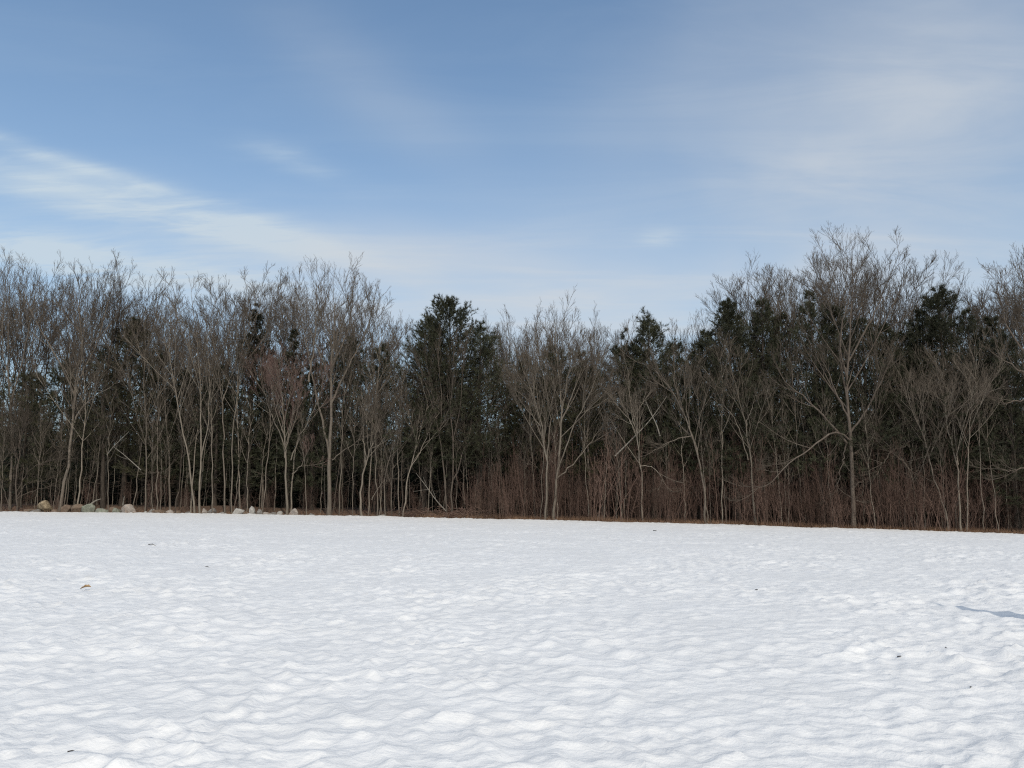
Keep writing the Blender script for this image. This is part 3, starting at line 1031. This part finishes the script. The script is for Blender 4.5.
for sd, px, top, off, w, nd, st, lb in (
    (124, 712, 332, 5, 24, 'pine', .2, 'dark evergreen lowest on the left flank of the tall right group'),
    (125, 846, 306, 5, 28, 'pine', .2, 'dark evergreen directly behind the upper trunk of the great spreading tree'),
    (126, 897, 326, 4, 26, 'pine', .2, 'dark evergreen behind the star shaped tangle'),
    (127, 936, 306, 5, 26, 'pine', .2, 'dark evergreen on the left shoulder of the pointed one'),
    (128, 1002, 318, 5, 28, 'pine', .2, 'dark evergreen between the pointed one and the limbs at the right border'),
    (129, 583, 352, 5, 22, 'olive', .25, 'olive evergreen right behind the twin trunked tree'),
    (130, 640, 336, 5, 22, 'pine', .25, 'dark evergreen between the two ragged pines behind the slanting dead trunk'),
    (131, 680, 342, 5, 24, 'pine', .2, 'dark evergreen just left of the parallel slanting stems'),
    (132, 526, 356, 6, 22, 'olive', .25, 'olive evergreen left behind the twin trunked tree'),
    (133, 58, 362, 6, 24, 'pine', .15, 'dark evergreen behind the leaning pale trunk'),
    (134, 152, 350, 5, 24, 'olive', .2, 'olive evergreen behind the straight slim tree'),
    (135, 178, 372, 5, 22, 'pine', .15, 'low dark evergreen left behind the straight stemmed clump'),
    (136, 214, 368, 5, 22, 'pine', .15, 'low dark evergreen right behind the straight stemmed clump'),
    (137, 312, 366, 4, 22, 'pine', .15, 'low dark evergreen between the vase shaped tree and the stout forked tree'),
    (138, 268, 352, 5, 20, 'pine', .15, 'dark evergreen between the two narrow spires')):
    evergreen(sd, px, top, off, w, 'pine', nd, lb, start=st, per=6, nb=8)

# ------------------------------------------------------------------ fillers in the wood: copies of a few built trees
LANDMARKS = [(10, 'the left end of the wood'), (46, 'the tan boulder'), (78, 'the leaning pale trunk'), (103, 'the thick dark trunk'),
             (146, 'the straight slim tree'), (198, 'the straight stemmed clump'), (240, 'the narrow spire evergreen'),
             (288, 'the vase shaped tree'), (329, 'the stout forked tree'), (364, 'the kneed tree'), (405, 'the pale leaning tree'),
             (450, 'the broad dark pine'), (510, 'the brush beside the broad pine'), (553, 'the twin trunked tree'),
             (600, 'the slim grey tree'), (645, 'the slanting dead trunk'), (704, 'the parallel slanting stems'),
             (755, 'the pale slim fork'), (800, 'the low arching limbs'), (853, 'the great spreading tree'),
             (900, 'the star shaped tangle'), (960, 'the pale winding stems'), (1012, 'the limbs at the right border')]


def landmark(px):
    return min(LANDMARKS, key=lambda q: abs(q[0] - px))[1]


def copy_tree(src, loc, rz, sc, scz, label):
    r = src.copy()
    COL.objects.link(r)
    r.location, r.rotation_euler, r.scale = loc, (0, 0, rz), (sc, sc, scz)
    r['label'] = label
    for ch in src.children:
        c = ch.copy()
        COL.objects.link(c)
        c.parent = r
    return r


rnd = random.Random(5)


def spot(px, off):
    Y = edge_at(px) + off
    x, y, _ = at(px, 500, Y)
    return x, y, float(ground_z(x, y)) - 0.08


class Kind:
    """first use moves the built tree itself, later ones copy it"""
    def __init__(self, protos):
        self.p, self.used = protos, [False] * len(protos)

    def place(self, i, loc, rz, sc, scz, label):
        i %= len(self.p)
        t = self.p[i]
        if not self.used[i]:
            self.used[i] = True
            t.location, t.rotation_euler, t.scale = loc, (0, 0, rz), (sc, sc, scz)
            t['label'] = label
            return t
        return copy_tree(t, loc, rz, sc, scz, label)


def wood_tree(seed):
    g = np.random.default_rng(seed)
    H = 14.0
    bx, by = g.normal(0, 0.5, 2)
    main = [(0, 0, 0), (bx * .3, by * .3, H * .3), (bx * .8, by * .8, H * .6), (bx, by, H)]
    st, rd = [np.array(main)], [(0.15 * g.uniform(.75, 1.2), .012)]
    for _ in range(int(g.integers(1, 4))):
        f = g.uniform(.3, .55)
        a = g.random() * 6.28
        p0 = np.array([bx * f * 1.2, by * f * 1.2, H * f])
        k = g.uniform(1.0, 2.2)
        p1 = p0 + [math.cos(a) * k * .6, math.sin(a) * k * .6, H * (.8 - f) * .55]
        p2 = p0 + [math.cos(a) * k, math.sin(a) * k, H * (g.uniform(.85, .98) - f)]
        st.append(np.array([p0, p1, p2]))
        rd.append((0.075, .012))
    me = bare_tree_meshes(g, st, rd, M[['grey', 'brown', 'dark', 'grey'][seed % 4]], M['twig'], limbs=(13, .4, .98), limb_len=2.3, sub=(7, 5, 3), dead=4, fan=4)
    return plant_tree('bare_tree', me, (0, 0, 0), 'x', 'tree', 'bare trees inside the wood')


def sapling(seed):
    g = np.random.default_rng(seed)
    H = 9.0
    b = g.normal(0, 0.45, 2)
    st = [np.array([(0, 0, 0), (b[0] * .5 + g.normal(0, .1), b[1] * .5, H * .45), (b[0], b[1], H)])]
    me = bare_tree_meshes(g, st, [(0.05 * g.uniform(.7, 1.2), .010)], M[['grey', 'pale', 'brown'][seed % 3]], M['twig'], limbs=(9, .35, .98), limb_len=1.1,
                          sub=(5, 4, 0), ang=(30, 55), dead=2, fan=0)
    return plant_tree('sapling', me, (0, 0, 0), 'x', 'sapling', 'thin saplings in the wood')


def hemlock(seed):
    g = np.random.default_rng(seed)
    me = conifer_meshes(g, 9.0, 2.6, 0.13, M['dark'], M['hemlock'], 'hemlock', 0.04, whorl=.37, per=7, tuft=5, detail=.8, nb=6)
    return plant_tree('evergreen_tree', me, (0, 0, 0), 'x', 'tree', 'shaded evergreens deep in the wood')


WOOD = Kind([wood_tree(200 + i) for i in range(9)])
SAP = Kind([sapling(300 + i) for i in range(8)])
HEM = Kind([hemlock(400 + i) for i in range(4)])


def skyline(px):
    """about how high the bare crowns reach along the wood"""
    xs = [0, 50, 100, 150, 200, 260, 330, 380, 410, 480, 520, 555, 600, 650, 690, 720, 780, 850, 900, 940, 985, 1024]
    ys = [262, 275, 262, 275, 280, 280, 275, 295, 330, 312, 308, 303, 312, 320, 318, 302, 276, 258, 266, 292, 284, 258]
    return float(np.interp(px, xs, ys))


n_wood = 120
for i in range(n_wood):
    px = -55 + (1135) * (i + rnd.random()) / n_wood
    off = rnd.choice([5.5, 7, 9, 11, 14, 17, 21]) + rnd.uniform(-1, 1.5)
    loc = spot(px, off)
    top = skyline(px) + rnd.uniform(14, 70)
    H = at(px, top, loc[1])[2] - loc[2]
    s = H / 14.0
    WOOD.place(rnd.randrange(9), loc, rnd.random() * 6.28, s * rnd.uniform(.8, 1.05), s, 'bare tree back in the wood near ' + landmark(px))
n_sap = 270
for i in range(n_sap):
    px = -40 + 1105 * (i + rnd.random()) / n_sap
    off = rnd.choice([.5, 1, 2, 3, 4, 6, 8]) + rnd.uniform(-.3, .8)
    s = rnd.uniform(.55, 1.3)
    SAP.place(rnd.randrange(8), spot(px, off), rnd.random() * 6.28, s, s * rnd.uniform(.9, 1.15), 'thin bare sapling near ' + landmark(px))
n_hem = 96
for i in range(n_hem):
    px = -60 + 1150 * (i + rnd.random()) / n_hem
    off = rnd.uniform(7, 22)
    top = rnd.uniform(360, 435)
    if abs(px - 400) < 15 or abs(px - 492) < 12:
        top = rnd.uniform(425, 455)
    loc = spot(px, off)
    s = (at(px, top, loc[1])[2] - loc[2]) / 9.0
    HEM.place(rnd.randrange(4), loc, rnd.random() * 6.28, s * rnd.uniform(.85, 1.15), s, 'shaded evergreen deep behind ' + landmark(px))


# ------------------------------------------------------------------ brush along the edge
def brush_mesh(seed, stems, H, spread):
    g = np.random.default_rng(seed)
    base = np.concatenate([g.normal(0, spread, (stems, 2)), np.zeros((stems, 1))], 1)
    K = 6
    C = np.empty((stems, K, 3))
    C[:, 0] = base
    d = norm(np.concatenate([g.normal(0, g.choice([.12, .35], (stems, 1), p=[.7, .3]), (stems, 2)), np.ones((stems, 1))], 1))
    L = H * g.uniform(.45, 1.1, stems)
    for q in range(1, K):
        d = norm(d + 0.07 * g.normal(0, 1, d.shape) * [1, 1, .2])
        C[:, q] = C[:, q - 1] + d * (L / (K - 1))[:, None]
    r0 = g.uniform(.007, .017, stems)
    Rr = r0[:, None] * np.linspace(1, .35, K)
    b = Bag()
    b.tubes(C, Rr, 4)
    C2, R2, l2 = grow(g, C, Rr, 7, .3, 1.0, L * .22, (25, 50), 4, .1, .1, .6, .0045)
    b.tubes(C2, R2, 3)
    C3, R3, _ = grow(g, C2, R2, 4, .2, 1.0, l2 * .5, (25, 50), 3, .08, .1, .7, .004)
    b.tubes(C3, R3, 3)
    return b.mesh('brush_shrub', M['brush'])


brush = [brush_mesh(500 + i, 20 + i * 2, 3.6, .5 + .05 * i) for i in range(7)]
n_brush = 100
for i in range(n_brush):
    u = (i + rnd.random()) / n_brush
    if u < .16:
        px = -20 + 480 * u / .16
        s, off = rnd.uniform(.3, .6), rnd.uniform(.6, 3)
    else:
        px = 462 + 585 * (u - .16) / .84
        clump = .5 + .5 * math.sin(px / 19.0 + 1.7 * math.sin(px / 47.0))
        s, off = rnd.uniform(.5, .95) + .45 * clump * rnd.random(), rnd.uniform(.15, 2.0 + 3.5 * clump)
        px += (rnd.random() - .5) * 22 * clump
        if px < 510:
            s *= .8
    o = link('brush_shrub', brush[rnd.randrange(7)], None, spot(px, off))
    o.rotation_euler = (0, 0, rnd.random() * 6.28)
    o.scale = (s * rnd.uniform(.8, 1.5), s * 1.1, s * rnd.uniform(.9, 1.9))
    tag(o, 'reddish leafless thicket at the edge near ' + landmark(px), 'shrub', 'leafless brush along the field edge')


# ------------------------------------------------------------------ the far wood, one mass of trees
def far_wood():
    g = np.random.default_rng(77)
    tw = Bag()
    nd_V, nd_n = [], 0
    n = 520
    px = g.uniform(-120, 1144, n)
    off = g.uniform(22, 60, n)
    lines, rads = [], []
    for i in range(n):
        Y = edge_at(float(px[i])) + off[i]
        x, y, _ = at(float(px[i]), 500, Y)
        z = float(ground_z(x, y)) - .1
        gap = abs(px[i] - 400) < 15 or abs(px[i] - 492) < 12 or abs(px[i] - 610) < 8
        top = (g.uniform(340, 430) if i % 2 else g.uniform(410, 460)) if not gap else g.uniform(425, 450)
        H = at(float(px[i]), float(top), Y)[2] - z
        t = np.linspace(0, 1, 8)
        lines.append(np.stack([x + g.normal(0, .04, 8).cumsum() * .5, y + 0 * t, z + H * t], 1))
        rads.append((0.10 + .08 * g.random()) * (1 - t) ** .8 + .012)
    S, Rs = np.array(lines), np.array(rads)
    tw.tubes(S, Rs, 5)
    H = S[:, -1, 2] - S[:, 0, 2]
    L1, R1, l1 = grow(g, S, Rs, 26, .12, .98, H * .2, (40, 75), 5, .06, .1, .35, .012)
    tw.tubes(L1, R1, 3)
    L2, R2, l2 = grow(g, L1, R1, 6, .2, 1.0, l1 * .45, (30, 55), 3, .06, .1, .6, .009)
    tw.tubes(L2, R2, 3)
    ever = g.random(n) < .45
    pick = np.repeat(np.repeat(ever, 26), 6)
    t = np.linspace(.2, 1, 4)[None, :] + 0 * L2[pick][:, 0, :1]
    p, tan, _ = sample(L2[pick], R2[pick], t)
    V, F = blades(g, p.reshape(-1, 3), tan.reshape(-1, 3), 6, .30, .06, .6)
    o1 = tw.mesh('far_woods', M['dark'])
    V0 = np.concatenate([np.array([v.co for v in o1.vertices]), V])
    n0 = len(o1.vertices)
    nq = len(o1.polygons)
    me = bpy.data.meshes.new('far_woods')
    quads = np.empty(nq * 4, np.int32)
    o1.loops.foreach_get('vertex_index', quads)
    tri = (F[:, :3] + n0).astype(np.int32).ravel()
    me.vertices.add(len(V0))
    me.vertices.foreach_set('co', V0.astype(np.float32).ravel())
    me.loops.add(len(quads) + len(tri))
    me.loops.foreach_set('vertex_index', np.concatenate([quads, tri]))
    me.polygons.add(nq + len(F))
    st = np.concatenate([np.arange(nq) * 4, nq * 4 + np.arange(len(F)) * 3]).astype(np.int32)
    me.polygons.foreach_set('loop_start', st)
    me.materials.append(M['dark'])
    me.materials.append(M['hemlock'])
    me.polygons.foreach_set('material_index', np.concatenate([np.zeros(nq), np.ones(len(F))]).astype(np.int32))
    me.update(calc_edges=True)
    o = link('far_woods', me)
    tag(o, kind='stuff')


far_wood()


# ------------------------------------------------------------------ stones along the edge on the left
def rock_mesh(seed, w, d, h, mat):
    import bmesh
    g = np.random.default_rng(seed)
    bm = bmesh.new()
    bmesh.ops.create_icosphere(bm, subdivisions=4, radius=1.0)
    V = np.array([v.co for v in bm.verts])
    cuts = norm(g.normal(0, 1, (16, 3)))
    for c in cuts:                                                   # flat facets
        k = g.uniform(.45, .82)
        s = V @ c
        V = V - np.outer(np.maximum(s - k, 0) * .85, c)
    V += norm(V) * (0.05 * perlin(V[:, 0] * 3 + V[:, 2], V[:, 1] * 3 - V[:, 2], seed)[:, None])
    V += norm(V) * (0.02 * perlin(V[:, 0] * 9 + 2 * V[:, 2], V[:, 1] * 9 - V[:, 2], seed + 1)[:, None])
    V = V * [w / 2, d / 2, h * .62]
    V[:, 2] += h * .36
    F = np.array([[v.index for v in f.verts] for f in bm.faces])
    bm.free()
    return make_mesh('boulder', V, F, mat, True)


ROCKS = [  # px, width px, height px, distance behind the snow edge, lift, material, label
    (46, 15, 10, .8, .16, 'rock_tan', 'large tan angular boulder perched at the left of the stone row'),
    (30, 12, 5, .6, 0, 'rock_brown', 'low reddish brown stone left of the tan boulder'),
    (56, 7, 5, .3, 0, 'rock_brown', 'small brown stone tucked under the right side of the tan boulder'),
    (67, 9, 7, .8, 0, 'rock_brown', 'brown stone right behind the foot of the leaning pale trunk'),
    (77, 11, 8, .7, 0, 'rock_brown', 'brown grey stone between the leaning trunk and the greenish stones'),
    (88, 12, 10, .6, 0, 'rock_green', 'pale greenish stone with a broken branch lying on it'),
    (102, 15, 8, .5, 0, 'rock_green', 'wide lichen grey stone in front of the thick dark trunk'),
    (102, 13, 3, .15, 0, 'rock_white', 'flat pale slab at the snow edge below the thick dark trunk'),
    (129, 18, 12, .4, 0, 'rock_pink', 'large pale domed boulder with a rusty foot'),
    (113, 8, 6, .9, 0, 'rock_brown', 'small brown stone left of the domed boulder'),
    (147, 5, 4, .3, 0, 'rock_white', 'tiny whitish stone beside the straight slim tree'),
    (160, 16, 5, .8, 0, 'rock_brown', 'long low brown stone right of the straight slim tree'),
    (178, 10, 4, .7, 0, 'rock_brown', 'flat brown stone left of the straight stemmed clump'),
    (213, 10, 5, .8, 0, 'rock_grey', 'low grey stone right of the straight stemmed clump'),
    (238, 10, 8, .4, 0, 'rock_white', 'pale rounded stone left of the white upright stone'),
    (253, 6, 8, .5, .05, 'rock_white', 'small white upright stone'),
    (246, 8, 4, .7, 0, 'rock_brown', 'low brown stone between the two white stones'),
    (260, 9, 6, .5, 0, 'rock_grey', 'grey stone right of the white upright stone'),
    (273, 8, 4, .6, 0, 'rock_grey', 'small grey stone left of the vase shaped tree'),
    (295, 11, 7, .3, 0, 'rock_pink', 'pinkish stone at the foot of the vase shaped tree'),
    (303, 5, 3, .4, 0, 'rock_grey', 'tiny grey stone right of the pinkish stone'),
    (152, 7, 5, .5, 0, 'rock_grey', 'small grey stone between the tiny whitish stone and the long low one'),
    (170, 8, 5, .3, 0, 'rock_pink', 'small pinkish stone at the right end of the long low stone'),
    (189, 7, 4, .3, 0, 'rock_grey', 'small grey stone at the foot of the straight stemmed clump'),
    (205, 8, 6, .6, 0, 'rock_pink', 'pinkish stone just right of the straight stemmed clump'),
    (222, 7, 4, .4, 0, 'rock_grey', 'small grey stone at the foot of the tall slender forked tree'),
    (266, 7, 5, .4, 0, 'rock_pink', 'small pinkish stone between two grey stones right of the white upright stone'),
    (280, 7, 5, .4, 0, 'rock_white', 'small pale stone just left of the foot of the vase shaped tree'),
    (312, 6, 4, .4, 0, 'rock_grey', 'small grey stone left of the foot of the stout forked tree'),
    (38, 8, 5, .4, 0, 'rock_grey', 'small grey stone under the left side of the tan boulder'),
    (118, 9, 6, .5, 0, 'rock_green', 'greenish stone touching the left side of the domed boulder'),
    (381, 13, 6, .1, 0, 'rock_white', 'lone pale domed stone at the snow edge under the thin crooked stems'),
]
for i, (px, w, h, off, lift, mt, lb) in enumerate(ROCKS):
    x, y, z = spot(px, off)
    k = (1.1 if w > 12 else 1.4) * y / FPX
    o = link('boulder', rock_mesh(600 + i * 7, w * k, w * k * .8, h * k * 1.0, M[mt]), None, (x, y, z - .03 + lift))
    o.rotation_euler = (0, 0, rnd.random() * 6.28 if i > 10 else rnd.uniform(-.4, .4))
    tag(o, lb, 'boulder', 'stones along the field edge')


# ------------------------------------------------------------------ fallen and broken wood
def branch_thing(name, seed, off, pts, r, label, cat, mat='dead_wood', side=4):
    g = np.random.default_rng(seed)
    Y = edge_at(pts[0][0]) + off
    w = np.array([at(a, b, Y) for a, b in pts])
    w[:, 1] += np.linspace(0, g.uniform(-.5, .5), len(w))
    o0 = w[0].copy()
    C = smooth_line(w - o0, 12)[None]
    rr = np.linspace(r, r * .35, 12)[None]
    b = Bag()
    b.tubes(C, rr, 8)
    if side:
        C2, R2, l2 = grow(g, C, rr, side, .3, .95, np.linalg.norm(w[-1] - w[0]) * .3, (30, 60), 5, .03, .12, .5, .01)
        b.tubes(C2, R2, 4)
    o = link(name, b.mesh(name, M[mat]), None, tuple(o0))
    tag(o, label, cat, 'dead wood at the field edge')


branch_thing('broken_branch', 701, .5, [(90, 505), (94, 501), (98, 499)], .09, 'pale broken branch stub leaning on the greenish stone', 'branch', side=0)
branch_thing('broken_branch', 702, .6, [(123, 505), (125, 500), (127, 496)], .07, 'short pale stick poking up behind the domed boulder', 'branch', side=1)
branch_thing('dead_tree', 703, .9, [(615, 456), (634, 437), (650, 420), (667, 396)], .055, 'bleached dead trunk hung up slanting to the right', 'dead tree', side=3)
branch_thing('dead_branch', 704, 1.0, [(660, 436), (656, 424), (650, 412), (645, 400)], .045, 'bleached broken limb crossing the slanting dead trunk', 'branch', side=2)
branch_thing('fallen_branch', 705, .5, [(446, 511), (436, 500), (426, 486), (416, 473)], .035, 'thin grey fallen branch propped beside the broad dark pine', 'branch', side=4)
branch_thing('broken_branch', 706, .5, [(107, 455), (115, 447), (132, 432)], .04, 'bare broken limb rising rightwards across the thick dark trunk', 'branch', side=3)
branch_thing('broken_branch', 707, .6, [(141, 470), (125, 456), (112, 446)], .035, 'bare broken limb crossing the other one by the thick dark trunk', 'branch', side=3)


# brush pile in front of the broad pine
def pile():
    g = np.random.default_rng(710)
    n = 260
    a = g.random(n) * 6.28
    c = np.stack([g.normal(0, .9, n), g.normal(0, .5, n), np.abs(g.normal(0, .35, n)) * .9 + .05], 1)
    d = np.stack([np.cos(a), np.sin(a) * .6, g.normal(0, .25, n)], 1)
    L = g.uniform(.5, 1.5, n)
    t = np.linspace(-.5, .5, 4)
    C = c[:, None, :] + d[:, None, :] * (t[None, :, None] * L[:, None, None]) + g.normal(0, .05, (n, 4, 3))
    C[..., 2] = np.maximum(C[..., 2], .02)
    b = Bag()
    b.tubes(C, np.repeat(g.uniform(.006, .02, n)[:, None], 4, 1), 4)
    x, y, z = spot(460, 1.0)
    o = link('brush_pile', b.mesh('brush_pile', M['brush']), None, (x, y, z))
    tag(o, 'low heap of brown sticks at the foot of the broad dark pine', 'brush pile')
    o = link('brush_pile', o.data, None, spot(415, .8))
    o.scale = (.7, .7, .9)
    tag(o, 'smaller heap of brown sticks right of the pale leaning tree', 'brush pile')


pile()


# dry grass and weeds where the snow ends
def dry_grass():
    g = np.random.default_rng(720)
    n = 26000
    px = g.uniform(-60, 1084, n)
    keep = g.random(n) < np.where(px > 420, 1.0, .45)
    px = px[keep]
    n = len(px)
    off = np.abs(g.normal(0, .9, n)) - .1
    Y = np.array([edge_at(float(p)) for p in np.linspace(-60, 1084, 200)])
    Y = np.interp(px, np.linspace(-60, 1084, 200), Y) + off
    X = (px - 512) / FPX * Y
    P = np.stack([X, Y, ground_z(X, Y)], 1)
    h = g.uniform(.12, .5, n) * np.where(px > 420, 1.0, .6)
    d = norm(np.stack([g.normal(0, .5, n), g.normal(0, .5, n), np.ones(n)], 1))
    s = norm(np.cross(d, g.normal(0, 1, (n, 3)))) * .012
    V = np.stack([P - s, P + s, P + d * h[:, None]], 1).reshape(-1, 3)
    F = np.arange(len(V)).reshape(-1, 3)
    o = link('dry_grass', make_mesh('dry_grass', V, F, M['dry_grass'], False))
    tag(o, kind='stuff')


dry_grass()


# ------------------------------------------------------------------ bits lying on the snow
def leaf_mesh(L, W):
    V, F = [], []
    n = 9
    for i in range(n):
        t = i / (n - 1)
        w = W * (math.sin(math.pi * min(1, t * .93 + .04)) ** .7) * (1 + .25 * math.sin(t * 19))
        z = .28 * L * math.sin(t * 2.6) * .5
        V += [(t * L, -w / 2, z + .25 * w), (t * L, 0, z), (t * L, w / 2, z + .3 * w)]
    for i in range(n - 1):
        a = i * 3
        F += [(a, a + 3, a + 4, a + 1), (a + 1, a + 4, a + 5, a + 2)]
    V = np.array(V)
    F = np.array(F)
    m = len(V)
    V = np.concatenate([V, V - [0, 0, .004]])
    F = np.concatenate([F, F[:, ::-1] + m])
    return make_mesh('dead_leaf', V, F, M['leaf'], True)


x, y, z = on_snow(85, 590)
o = link('dead_leaf', leaf_mesh(.17, .09), None, (x - .08, y, z + .02))
o.rotation_euler = (.2, -.1, .15)
tag(o, 'curled tan dead leaf lying on the open snow', 'leaf')


def twig_thing(seed, px, py, L, r, label, rz, mat='black_twig'):
    g = np.random.default_rng(seed)
    x, y, z = on_snow(px, py)
    t = np.linspace(-.5, .5, 7)
    C = np.stack([t * L, .06 * L * np.sin(t * 5 + seed), .05 * L * np.cos(t * 6)], 1)[None]
    rr = np.linspace(r, r * .5, 7)[None]
    b = Bag()
    b.tubes(C, rr, 6)
    C2, R2, _ = grow(g, C, rr, 2, .3, .8, L * .35, (35, 60), 4, 0, .1, .6, r * .4)
    b.tubes(C2, R2, 4)
    o = link('twig', b.mesh('twig', M[mat]), None, (x, y, z + r))
    o.rotation_euler = (0, .12, rz)
    tag(o, label, 'twig', 'bits of bark and twig on the snow')


for i, (px, py, L, r, rz, lb) in enumerate([
    (72, 752, .085, .007, .3, 'short dark twig on the snow nearest the camera at the lower left'),
    (152, 545, .35, .02, .1, 'dark twig on the far snow left of the middle'),
    (207, 567, .16, .012, .5, 'small dark speck of bark right of the tan leaf'),
    (655, 531, .30, .03, .2, 'dark speck of bark close to the wood in the middle right'),
    (757, 590, .16, .010, .6, 'dark twig below the slim forked tree on the right'),
    (900, 657, .10, .009, .1, 'dark twig on the snow below the slanting shadow'),
    (946, 648, .06, .006, .5, 'tiny dark bark chip right of the twig below the slanting shadow'),
    (971, 691, .06, .006, .9, 'tiny dark twig on the snow at the lower right')]):
    twig_thing(730 + i, px, py, L * .62, r * .7, lb, rz)


# unseen caster inferred from its shadow on the field, given a snag's shape
def snag():
    g = np.random.default_rng(740)
    tx, ty, tz = on_snow(930, 603)
    H = 5.2
    run = H / math.tan(SUN_EL)
    x, y = tx + math.sin(SUN_AZ) * run, ty + math.cos(SUN_AZ) * run
    z = float(snow_z(x, y)[0]) - .15
    hh = np.array([0, .3, 1, 2, 3, 3.9, 4.3, 4.7, 5.0, 5.3])
    rr = np.array([.32, .26, .22, .21, .20, .19, .165, .12, .065, .012])
    C = np.stack([.03 * np.sin(hh * 1.3), .02 * np.cos(hh), hh], 1)[None]
    b = Bag()
    b.tubes(C, rr[None], 14)
    o = link('snag_caster', b.mesh('snag_caster', M['grey']), None, (x, y, z))
    tag(o, 'unseen snag shaped caster of the shadow slanting across the field', 'dead tree')


snag()
